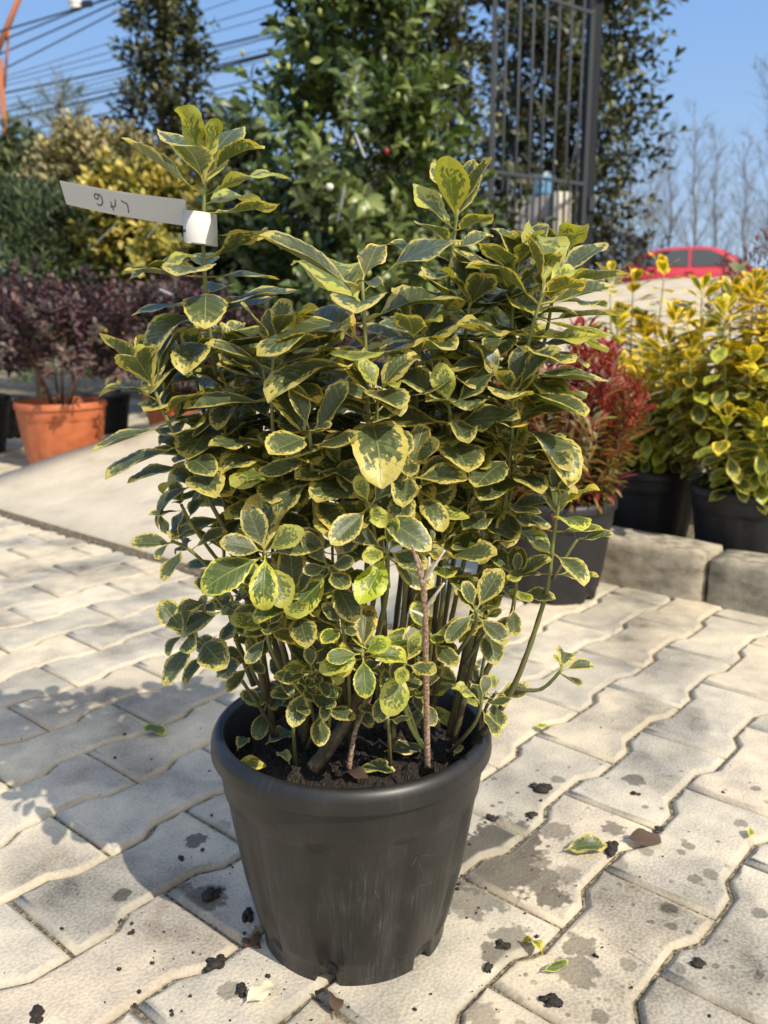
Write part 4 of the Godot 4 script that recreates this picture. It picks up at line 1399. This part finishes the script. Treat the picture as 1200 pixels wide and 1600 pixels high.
	for k in bare.size():
		var e: Array = bare[k]
		var f := at(e[0], 470, e[2])
		f.y = 0.8
		var tp := at(e[0] + rng.randf_range(-4, 4), e[1], e[2])
		root = thing("bare_tree", e[3], "tree", f, "bare trees behind the road")
		var trunk: Array = []
		for i in 9:
			trunk.append(f.lerp(tp, i / 8.0) + Vector3(sin(i * 1.7 + k) * 0.08, 0, cos(i * 1.3) * 0.08))
		wood(root, "trunk", trunk, 0.085, 0.012, M.grey_bark, 7)
		st = begin()
		var hgt := tp.y - f.y
		for i in 44:
			var fr := clampf(0.12 + 0.84 * i / 44.0 + rng.randf_range(-0.08, 0.08), 0.1, 0.97)
			var b := f.lerp(tp, fr)
			var az := i * 2.4 + k
			var len := hgt * rng.randf_range(0.08, 0.42) * (1.15 - fr * 0.85)
			var d := (Vector3(cos(az), rng.randf_range(0.9, 3.0), sin(az))).normalized()
			var e2 := b + d * len
			var m := b.lerp(e2, 0.5) + Vector3(0, -0.06 * len, 0)
			add_tube(st, [b, m, e2], 0.026 * (1.15 - fr), 0.006, 4)
			for j in 12:
				var q := b.lerp(e2, rng.randf_range(0.2, 0.97))
				var d2 := (d + any_dir() * 0.8).normalized()
				add_tube(st, [q, q + d2 * len * rng.randf_range(0.2, 0.6)], 0.008, 0.003, 3)
		o = part("branch", done(st), M.grey_bark, root)
		o.transform = root.transform.affine_inverse()

# ---------------------------------------------------------------- gate, walls, pole, wires, car
func pole_mesh(a: Vector3, b: Vector3, r: float, sides := 8) -> ArrayMesh:
	var st := begin()
	add_tube(st, [a, b], r, r, sides)
	return done(st)

func build_gate() -> void:
	var foot := at(908, 470, 8.3)
	foot.y = rise(U.dot(foot)) - 0.05
	var post := thing("gate_post", "dark steel gate post at the right end of the pale pillar", "post", foot)
	part("post_shaft", bar(Vector3.ZERO, Vector3(0, 3.55, 0), 0.115), M.dark_steel, post)
	part("post_cap", bar(Vector3(0, 3.55, 0), Vector3(0, 3.6, 0), 0.14), M.dark_steel, post)
	part("hinge", bar(Vector3(0.04, 0.9, 0.06), Vector3(0.04, 1.02, 0.06), 0.05), M.steel, post)
	part("hinge", bar(Vector3(0.04, 2.6, 0.06), Vector3(0.04, 2.72, 0.06), 0.05), M.steel, post)
	var root := thing("iron_gate", "open grey iron gate of upright bars with three cross rails", "gate", foot + Vector3(0.04, 0, 0.1))
	var inv := root.transform.affine_inverse()
	# the leaf swings towards the viewer: hinge side far, free side near
	var far_x := 914.0
	var near_x := 767.0
	var hinge := at(far_x, 288, 8.2)
	var free := at(near_x, 262, 7.45)
	free.y = hinge.y
	var low := at(908, 373, 8.2).y
	var top := at(915, 21, 8.2).y
	var floor_y := foot.y + 0.12
	for y in [hinge.y, low, top, floor_y]:
		part("rail", bar(inv * Vector3(hinge.x, y, hinge.z), inv * Vector3(free.x, y, free.z), 0.027), M.steel if y != low else M.rusty, root)
	for e in [[0.0, 0.034], [1.0, 0.034]]:
		var b := hinge.lerp(free, e[0])
		part("stile", bar(inv * Vector3(b.x, floor_y, b.z), inv * Vector3(b.x, top + 0.03, b.z), e[1]), M.steel, root)
	for k in 7:
		var t := (k + 0.75) / 7.6
		var b := hinge.lerp(free, t)
		part("gate_bar", pole_mesh(inv * Vector3(b.x, floor_y, b.z), inv * Vector3(b.x, top + 0.35 * sin(t * PI), b.z), 0.0115), M.steel, root)
	for k in 6:
		var t := (k + 1.3) / 7.6
		var b := hinge.lerp(free, t)
		part("gate_bar", pole_mesh(inv * Vector3(b.x, floor_y, b.z), inv * Vector3(b.x, hinge.y, b.z), 0.009), M.steel, root)
	part("wire_loop", pole_mesh(inv * (hinge.lerp(free, 0.2) + Vector3(0, -0.02, 0.02)), inv * (hinge.lerp(free, 0.1) + Vector3(0, 0.42, 0.02)), 0.008), M.steel, root)
	# the pillar and the wall behind the gate
	var pa := at(875, 302, 8.42)
	var pillar := thing("wall_pillar", "cream rendered pillar at the end of the grey wall", "pillar", Vector3(pa.x, foot.y - 0.1, pa.z))
	var h := pa.y - pillar.position.y
	part("pillar_shaft", block_mesh(Vector3(0.16, h, 0.3), 51, 0.003), M.cream_wall, pillar, Transform3D(Basis(), Vector3(0, h * 0.5, 0)))
	var wa := at(862, 306, 8.5)
	var wb := at(690, 316, 8.85)
	var wall := thing("grey_wall", "grey bare concrete wall running left from the cream pillar behind the gate", "wall", Vector3(wa.x, foot.y - 0.1, wa.z))
	var wl := Vector3(wb.x - wa.x, 0, wb.z - wa.z)
	var st := begin(false)
	var z := wl.normalized()
	var hh := wa.y - wall.position.y
	add_box(st, wl * 0.5 + Vector3(0, hh * 0.5, 0), Vector3(0.16, hh, wl.length()), Basis(Vector3.UP.cross(z), Vector3.UP, z))
	part("wall_slab", done(st), M.grey_wall, wall)
	# a light blue plastic can on the wall
	var bp := at(848, 303, 8.5)
	bp.y = wa.y
	var can := thing("plastic_can", "light blue plastic container standing on the grey wall", "container", bp)
	part("can_body", block_mesh(Vector3(0.17, 0.17, 0.12), 52, 0.006), M.blue_plastic, can, Transform3D(Basis(), Vector3(0, 0.088, 0)))
	part("can_cap", bar(Vector3(0.03, 0.17, 0), Vector3(0.03, 0.205, 0), 0.05), M.paper, can)
	part("can_label", bar(Vector3(-0.06, 0.1, 0.0615), Vector3(0.0, 0.1, 0.0615), 0.05, 0.004), M.paper, can)
	# a thin wire fence further back
	var fa := at(690, 92, 11.0)
	var fb := at(775, 66, 10.2)
	var fence := thing("wire_fence", "thin grey fence rail with posts seen between two dark trees left of the gate", "fence", Vector3(fa.x, rise(U.dot(fa)), fa.z))
	var fi := fence.transform.affine_inverse()
	part("rail", pole_mesh(fi * fa, fi * fb, 0.022), M.steel, fence)
	part("rail", pole_mesh(fi * (fa + Vector3(0, -1.0, 0)), fi * (fb + Vector3(0, -1.0, 0)), 0.015), M.steel, fence)
	for t in [0.0, 0.25, 0.56, 1.0]:
		var q := fa.lerp(fb, t)
		part("fence_post", pole_mesh(fi * Vector3(q.x, fence.position.y, q.z), fi * q, 0.02), M.steel, fence)

func build_pole() -> void:
	var a := at(23, 400, 18.0)
	a.y = rise(U.dot(a))
	var root := thing("utility_pole", "rusty orange steel pole with a slanting arm at the left edge", "pole", a)
	var inv := root.transform.affine_inverse()
	var mid := at(-1, 92, 18.0)
	part("pole_shaft", pole_mesh(Vector3.ZERO, inv * mid, 0.055), M.rust, root)
	part("arm", pole_mesh(inv * (mid + Vector3(-0.1, 0.0, 0)), inv * at(36, -18, 18.0), 0.055), M.rust, root)
	part("brace", pole_mesh(inv * (mid + Vector3(0.05, -0.5, 0)), inv * at(14, 40, 18.0), 0.025), M.rust, root)
	var ip := at(118, 8, 17.5)
	var ins := thing("insulator", "white ceramic insulator hanging on the wires at the top left", "insulator", ip)
	var st := begin()
	lathe(st, [Vector2(0.0, -0.09), Vector2(0.09, -0.08), Vector2(0.12, -0.03), Vector2(0.08, 0.0), Vector2(0.13, 0.03), Vector2(0.11, 0.09), Vector2(0.04, 0.12), Vector2(0.0, 0.12)], 20)
	part("ceramic_bell", done(st), M.ceramic, ins)
	part("clamp", bar(Vector3(0.12, 0.01, 0), Vector3(0.3, 0.03, 0), 0.09), M.dark_steel, ins)
	var words := ["topmost", "second", "third", "fourth", "fifth", "sixth", "seventh", "eighth", "ninth", "tenth", "eleventh", "twelfth", "thirteenth", "fourteenth", "fifteenth", "lowest"]
	var lines := [[0, 40, 100, 6, .018], [0, 54, 120, 0, .016], [0, 74, 150, 0, .016], [10, 94, 178, 0, .014], [10, 110, 240, 26, .007], [10, 117, 240, 46, .008], [10, 125, 240, 60, .007], [10, 137, 225, 84, .02], [10, 147, 230, 90, .007], [10, 157, 225, 97, .008], [0, 163, 240, 104, .007], [0, 169, 240, 111, .018], [0, 182, 240, 118, .026], [0, 187, 240, 124, .008], [0, 205, 230, 150, .014], [0, 214, 230, 160, .008]]
	for k in lines.size():
		var e: Array = lines[k]
		var slope: float = float(e[3] - e[1]) / float(e[2] - e[0])
		var xa := -150.0
		var xb := 900.0
		var p := at(xa, e[1] + slope * (xa - e[0]) * 1.02, 19.0 + k * 0.3)
		var q := at(xb, e[1] + slope * (xb - e[0]) * 0.94, 13.0 + k * 0.2)
		var pts: Array = []
		for i in 17:
			var t := i / 16.0
			pts.append(p.lerp(q, t) + Vector3(0, -0.10 * sin(t * PI), 0))
		var wst := begin()
		add_tube(wst, pts, e[4], e[4], 5)
		var o := part("power_line", done(wst), M.cable, self)
		tag(o, "%s of the dark power lines crossing the sky at the upper left" % words[k], "power line", "power lines in the sky")

func build_car() -> void:
	var base := at(1092, 470, 23.5)
	base.y = 0.86
	base.y = at(1090, 386, 23.5).y - 1.475
	var root := thing("hatchback_car", "red hatchback car on the road at the top of the concrete drive", "car", base)
	root.rotation.y = -deg_to_rad(14.0)
	var st := begin()
	var stations := [[-2.12, .62, .42, .72, .76], [-2.02, .78, .3, .84, .9], [-1.6, .87, .22, .93, .96], [-.5, .9, .2, .92, .95], [.5, .9, .2, .90, .93], [1.0, .89, .2, .88, .94], [1.5, .87, .22, .82, .87], [1.9, .8, .28, .70, .74], [2.08, .62, .38, .58, .62]]
	var rings: Array = []
	for e in stations:
		var ring: Array = []
		for s in [[-.86, 0, 0], [-1, .25, 0], [-1.0, .6, 0], [-.97, 1, 0], [-.8, 1, 1], [0, 1, 1.15], [.8, 1, 1], [.97, 1, 0], [1, .6, 0], [1, .25, 0], [.86, 0, 0]]:
			ring.append(Vector3(e[0], lerpf(e[2], e[3], s[1]) + (e[4] - e[3]) * s[2], e[1] * s[0]))
		rings.append(ring)
	for i in rings.size() - 1:
		for k in 11:
			var k2 := (k + 1) % 11
			quad(st, rings[i][k], rings[i][k2], rings[i + 1][k2], rings[i + 1][k])
	for r in [rings[0], rings[rings.size() - 1]]:
		for k in range(1, 10):
			tri(st, r[0], r[k], r[k + 1])
	part("body", done(st), M.car_red, root)
	st = begin()
	var roof := [[-1.95, .95], [-1.7, 1.13], [-1.45, 1.31], [-1.1, 1.41], [-.6, 1.46], [-.1, 1.47], [.25, 1.43], [.45, 1.36], [.8, 1.14], [1.15, .93]]
	rings = []
	for e in roof:
		var y: float = e[1]
		var wt := .80 - .415 * (y - .93)
		rings.append([Vector3(e[0], .9, -.812), Vector3(e[0], maxf(.9, y - .05), -(wt + .02)), Vector3(e[0], y, -(wt - .08)), Vector3(e[0], y + .015, 0), Vector3(e[0], y, wt - .08), Vector3(e[0], maxf(.9, y - .05), wt + .02), Vector3(e[0], .9, .812)])
	for i in rings.size() - 1:
		for k in 6:
			quad(st, rings[i][k], rings[i][k + 1], rings[i + 1][k + 1], rings[i + 1][k])
	part("cabin", done(st), M.car_red, root)
	for sd in [-1.0, 1.0]:
		for w in [[[-1.62, .985], [-1.36, 1.2], [-1.05, 1.345], [-.38, 1.395], [-.38, .975]], [[-.3, .975], [-.3, 1.395], [.12, 1.37], [.4, 1.24], [.78, .985]]]:
			st = begin(false)
			var pts: Array = []
			for p in w:
				pts.append(Vector3(p[0], p[1], sd * (.80 - .415 * (p[1] - .93) + .026)))
			for k in range(1, pts.size() - 1):
				tri(st, pts[0], pts[k], pts[k + 1])
				tri(st, pts[0] - Vector3(0, 0, sd * .004), pts[k + 1] - Vector3(0, 0, sd * .004), pts[k] - Vector3(0, 0, sd * .004))
			part("side_window", done(st), M.car_glass, root)
		part("mirror", block_mesh(Vector3(.16, .12, .2), 53, 0.002), M.car_red, root, Transform3D(Basis(), Vector3(.72, 1.0, sd * .96)))
		part("headlight", block_mesh(Vector3(.22, .13, .3), 54, 0.002), M.ceramic, root, Transform3D(Basis(), Vector3(1.92, .62, sd * .6)))
		part("tail_light", block_mesh(Vector3(.12, .2, .22), 55, 0.002), M.red_flower, root, Transform3D(Basis(), Vector3(-2.0, .8, sd * .64)))
		part("door_handle", bar(Vector3(-.45, .83, sd * .905), Vector3(-.25, .83, sd * .905), .03), M.car_red, root)
		for x in [-1.3, 1.3]:
			var wheel := Node3D.new()
			wheel.name = "wheel"
			wheel.position = Vector3(x, .31, sd * .82)
			wheel.rotation.x = PI / 2
			root.add_child(wheel, true)
			st = begin()
			lathe(st, [Vector2(.2, -.1), Vector2(.28, -.1), Vector2(.31, -.07), Vector2(.315, 0), Vector2(.31, .07), Vector2(.28, .1), Vector2(.2, .1)], 32)
			part("tyre", done(st), M.cable, wheel)
			st = begin()
			lathe(st, [Vector2(.0, .06), Vector2(.06, .085), Vector2(.19, .07), Vector2(.2, .095), Vector2(.2, -.09)], 20)
			part("rim", done(st), M.steel, wheel)
	st = begin(false)
	quad(st, Vector3(.44, 1.385, -.53), Vector3(.44, 1.385, .53), Vector3(1.13, .962, .7), Vector3(1.13, .962, -.7))
	part("windscreen", done(st), M.car_glass, root)
	st = begin(false)
	quad(st, Vector3(-1.46, 1.33, .5), Vector3(-1.46, 1.33, -.5), Vector3(-1.86, 1.045, -.62), Vector3(-1.86, 1.045, .62))
	part("rear_window", done(st), M.car_glass, root)

# ---------------------------------------------------------------- everything
func materials() -> void:
	var atlas := leaf_atlas()
	var lf := StandardMaterial3D.new()
	lf.albedo_texture = atlas[0]
	lf.roughness = 0.34
	lf.metallic_specular = 0.5
	lf.cull_mode = BaseMaterial3D.CULL_DISABLED
	lf.backlight_enabled = true
	lf.backlight = Color(0.66, 0.62, 0.18).linear_to_srgb()
	lf.heightmap_enabled = true
	lf.heightmap_texture = atlas[1]
	lf.heightmap_scale = 0.05
	M.leaf = lf
	var variants := {"leaf_new": Color(0.98, 1.1, 0.6), "leaf_far": Color(1.08, 1.12, 0.72), "leaf_dull": Color(0.78, 0.78, 0.8), "leaf_warm": Color(1.15, 1.0, 0.75), "leaf_gold": Color(1.85, 1.5, 0.5), "pale": Color(1.3, 1.35, 1.2), "yellow": Color(1.3, 1.15, 0.9), "cream": Color(1.6, 1.5, 1.9)}
	for k in variants:
		var v: StandardMaterial3D = lf.duplicate()
		v.albedo_color = (variants[k] as Color).linear_to_srgb()
		if k in ["pale", "yellow", "cream"]:
			v.roughness = 0.6
		M[k] = v
	M.petal = paint(0.60, 0.55, 0.40, 0.7, 0.3)
	M.dead_leaf = paint(0.065, 0.035, 0.025, 0.8, 0.15)
	var t: StandardMaterial3D = M.leaf_far.duplicate()
	t.vertex_color_use_as_albedo = true
	M.leaf_far_tint = t
	M.tint_leaf = tinted(0.5, 0.5)
	M.tint_gloss = tinted(0.4, 0.4)
	var stem := tinted(0.0, 0.55)
	M.stem = stem
	M.stem_green = paint(0.22, 0.25, 0.06, 0.5)
	var grain := ramp_texture(256, 0.03, 4, 3, [[0.0, .3, .3, .3], [1.0, 1, 1, 1]], true)
	var bark_t := ramp_texture(256, 0.03, 4, 4, [[0.2, .06, .045, .028], [0.5, .11, .085, .05], [0.8, .16, .135, .085]])
	M.bark = textured(bark_t, 9, 0.85, grain, 0.3)
	M.dead = textured(ramp_texture(256, 0.05, 4, 6, [[0.2, .13, .065, .04], [0.5, .26, .155, .10], [0.75, .45, .35, .25]]), 14, 0.85, grain, 0.2)
	M.splinter = paint(0.62, 0.54, 0.42, 0.8)
	M.bark_red = paint(0.11, 0.055, 0.035, 0.8)
	M.pale_bark = paint(0.19, 0.18, 0.12, 0.85)
	M.grey_bark = paint(0.20, 0.18, 0.16, 0.9)
	M.soil = textured(ramp_texture(512, 0.06, 5, 7, [[0.15, .008, .006, .005], [0.5, .025, .018, .013], [0.75, .055, .038, .026], [0.95, .16, .12, .08]]), 5, 0.95, ramp_texture(512, 0.09, 4, 8, [[0.0, 0, 0, 0], [1.0, 1, 1, 1]], true), 1.2)
	M.wet_soil = textured(ramp_texture(256, 0.08, 4, 9, [[0.2, .008, .006, .005], [0.8, .04, .028, .02]]), 20, 0.8)
	# black plastic with dust and long rubbed streaks
	var pot := StandardMaterial3D.new()
	pot.albedo_texture = pot_skin()
	pot.roughness = 0.42
	pot.cull_mode = BaseMaterial3D.CULL_DISABLED
	M.pot_near = pot
	M.pot = paint(0.017, 0.017, 0.018, 0.5)
	M.terracotta = textured(ramp_texture(256, 0.02, 3, 11, [[0.2, .40, .105, .035], [0.8, .50, .15, .06]]), 2.5, 0.5)
	# paving
	var pt := paver_textures()
	var shades := [Color(1, 1, 1), Color(0.93, 0.94, 0.96), Color(1.05, 1.02, 0.97), Color(0.97, 0.94, 0.90), Color(0.84, 0.85, 0.86), Color(1.04, 1.0, 0.97)]
	var list: Array = []
	for c in shades:
		var m := StandardMaterial3D.new()
		m.albedo_texture = pt[0]
		m.albedo_color = (c as Color).linear_to_srgb()
		m.roughness = 0.85
		m.metallic_specular = 0.35
		m.uv1_triplanar = true
		m.uv1_world_triplanar = true
		m.uv1_scale = Vector3.ONE / 2.6
		m.uv1_offset = Vector3(0.5, 0, 3.15 / 2.6)
		m.heightmap_enabled = true
		m.heightmap_texture = pt[1]
		m.heightmap_scale = 0.2
		list.append(m)
	M.pavers = list
	var fine := ramp_texture(512, 0.1, 4, 16, [[0.0, 0, 0, 0], [1, 1, 1, 1]], true)
	var far: Array = []
	var ft := ramp_texture(1024, 0.01, 5, 14, [[0.15, .34, .30, .225], [0.5, .47, .415, .32], [0.85, .57, .505, .395]])
	for c in [Color(1, 1, 1), Color(0.9, 0.91, 0.93), Color(1.06, 1.03, 0.98)]:
		var m := textured(ft, 0.6, 0.88, fine, 0.15)
		m.albedo_color = (c as Color).linear_to_srgb()
		far.append(m)
	M.far_pavers = far
	M.sand = textured(ramp_texture(512, 0.05, 5, 15, [[0.2, .08, .064, .036], [0.5, .19, .155, .096], [0.8, .33, .28, .19]]), 3.0, 0.95, fine, 0.5)
	M.earth = textured(ramp_texture(512, 0.02, 5, 17, [[0.2, .10, .08, .05], [0.8, .24, .20, .14]]), 0.7, 0.95)
	M.concrete = textured(ramp_texture(1024, 0.008, 6, 18, [[0.08, .34, .295, .22], [0.3, .45, .39, .295], [0.55, .50, .435, .33], [0.9, .56, .495, .38]]), 0.45, 0.9, fine, 0.3)
	M.dirt = textured(ramp_texture(256, 0.06, 4, 29, [[0.2, .05, .04, .025], [0.6, .13, .10, .06], [0.85, .26, .22, .15]]), 4.0, 0.95)
	M.asphalt = textured(ramp_texture(256, 0.1, 3, 19, [[0.2, .04, .04, .04], [0.8, .07, .07, .068]]), 1.0, 0.9)
	var kt := ramp_texture(512, 0.02, 5, 20, [[0.12, .19, .16, .115], [0.5, .36, .315, .235], [0.85, .50, .445, .35]])
	var k1 := textured(kt, 2.2, 0.92, ramp_texture(512, 0.2, 3, 23, [[0.0, 0, 0, 0], [1, 1, 1, 1]], true), 0.25)
	var k2: StandardMaterial3D = k1.duplicate()
	k2.albedo_color = Color(0.85, 0.86, 0.86).linear_to_srgb()
	M.kerb = [k1, k2]
	# the rest
	M.paper = paint(0.62, 0.61, 0.59, 0.6, 0.2)
	M.tag_grey = paint(0.42, 0.42, 0.43, 0.6)
	M.pencil = paint(0.12, 0.12, 0.125, 0.7)
	M.ink = paint(0.02, 0.02, 0.02, 0.6)
	M.steel = paint(0.045, 0.049, 0.057, 0.6, 0.0, 0.35)
	M.dark_steel = paint(0.018, 0.021, 0.027, 0.6, 0.0, 0.3)
	M.rusty = paint(0.2, 0.15, 0.12, 0.7)
	M.rust = paint(0.34, 0.12, 0.055, 0.8)
	M.cream_wall = textured(ramp_texture(256, 0.02, 4, 21, [[0.2, .55, .50, .40], [0.8, .70, .65, .54]]), 1.0, 0.9)
	M.grey_wall = textured(ramp_texture(256, 0.02, 4, 22, [[0.2, .33, .315, .29], [0.8, .46, .44, .41]]), 1.0, 0.9)
	M.blue_plastic = paint(0.16, 0.42, 0.72, 0.35, 0.4)
	M.ceramic = paint(0.75, 0.75, 0.72, 0.25)
	M.cable = paint(0.025, 0.025, 0.028, 0.6)
	M.car_red = paint(0.48, 0.012, 0.03, 0.3)
	M.car_red.clearcoat_enabled = true
	M.car_red.clearcoat = 0.8
	M.car_red.clearcoat_roughness = 0.05
	M.car_glass = paint(0.055, 0.062, 0.07, 0.06)
	M.bud = paint(0.30, 0.34, 0.08, 0.5)
	M.red_flower = paint(0.26, 0.012, 0.02, 0.5)
	M.white_flower = paint(0.75, 0.72, 0.66, 0.6)

func leaf_shapes() -> void:
	for i in 16:
		leaf_meshes.append(leaf_mesh([.57, .52, .6, .54][i % 4], [1.22, 1.35, 1.15, 1.28][(i / 2) % 4], [0.0, 0.35, 0.75, 0.1, 1.2, -0.4, 0.5, -0.15][i % 8], [0.65, 0.45, 0.85, 0.3, 0.6, 1.0][i % 6], [0.1, 0.2, 0.05, 0.34][(i / 3) % 4], i % 12))
	for i in 14:
		leaf_round.append(leaf_mesh([.62, .66, .7, .58][i % 4], [1.12, 1.25, 1.05, 1.18][(i / 2) % 4], [0.2, 0.6, 0.0, 0.9, -0.2, 0.4][i % 6], [0.4, 0.25, 0.6, 0.15][i % 4], [0.08, 0.22, 0.12][i % 3], (i * 5 + 2) % 12, 16, 6, 0.5))
	for i in 6:
		atlas_leaf.append(leaf_mesh(.54, 1.22, [0.2, 0.7, 0.4][i % 3], 0.45, 0.15, [4, 7, 10, 2, 11, 7][i], 6, 4))
	simple_leaf = leaf_mesh(0.46, 0.95, 0.5, 0.4, 0.1, 0, 4, 2)
	narrow_leaf = leaf_mesh(0.2, 0.95, 0.4, 0.3, 0.0, 0, 4, 2)

func _ready() -> void:
	rng.seed = 20240
	var cam := Camera3D.new()
	cam.name = "camera"
	add_child(cam)
	cam.position = Vector3(0, EYE, 0)
	cam.rotation.x = -PITCH
	var lens := CameraAttributesPhysical.new()
	lens.frustum_focal_length = 20.76
	lens.frustum_focus_distance = 0.88
	lens.frustum_near = 0.05
	lens.frustum_far = 900.0
	lens.exposure_aperture = 4.8
	cam.attributes = lens
	cam.fov = 60.06
	cam.near = 0.05
	cam.far = 900.0
	cam.current = true
	var env := Environment.new()
	env.background_mode = Environment.BG_SKY
	var sky := Sky.new()
	var sm := ProceduralSkyMaterial.new()
	sm.sky_top_color = lin(0.05, 0.165, 0.418)
	sm.sky_horizon_color = lin(0.28, 0.365, 0.438)
	sm.sky_curve = 0.195
	sm.ground_horizon_color = lin(0.36, 0.36, 0.34)
	sm.ground_bottom_color = lin(0.22, 0.2, 0.17)
	sm.sun_angle_max = 100.0
	sm.sun_curve = 0.72
	sky.sky_material = sm
	env.sky = sky
	env.tonemap_mode = Environment.TONE_MAPPER_LINEAR
	env.tonemap_exposure = 2.0
	env.sdfgi_enabled = true
	env.ssao_enabled = true
	env.ssil_enabled = true
	var we := WorldEnvironment.new()
	we.name = "world"
	we.environment = env
	add_child(we)
	var sun := DirectionalLight3D.new()
	sun.name = "sun"
	sun.light_energy = 0.82
	sun.light_color = Color(1.0, 0.965, 0.90)
	sun.light_angular_distance = 0.5
	sun.shadow_enabled = true
	add_child(sun)
	var el := deg_to_rad(45.0)
	var towards := Vector3(0.67 * cos(el), sin(el), 0.74 * cos(el))
	sun.basis = Basis.looking_at(-towards, Vector3.UP)

	materials()
	leaf_shapes()
	build_paving()
	build_ramp()
	build_kerb()
	build_gate()
	build_trees()
	build_left_side()
	build_right_side()
	build_pole()
	build_car()
	build_shrub()
	build_tag()
	build_litter()
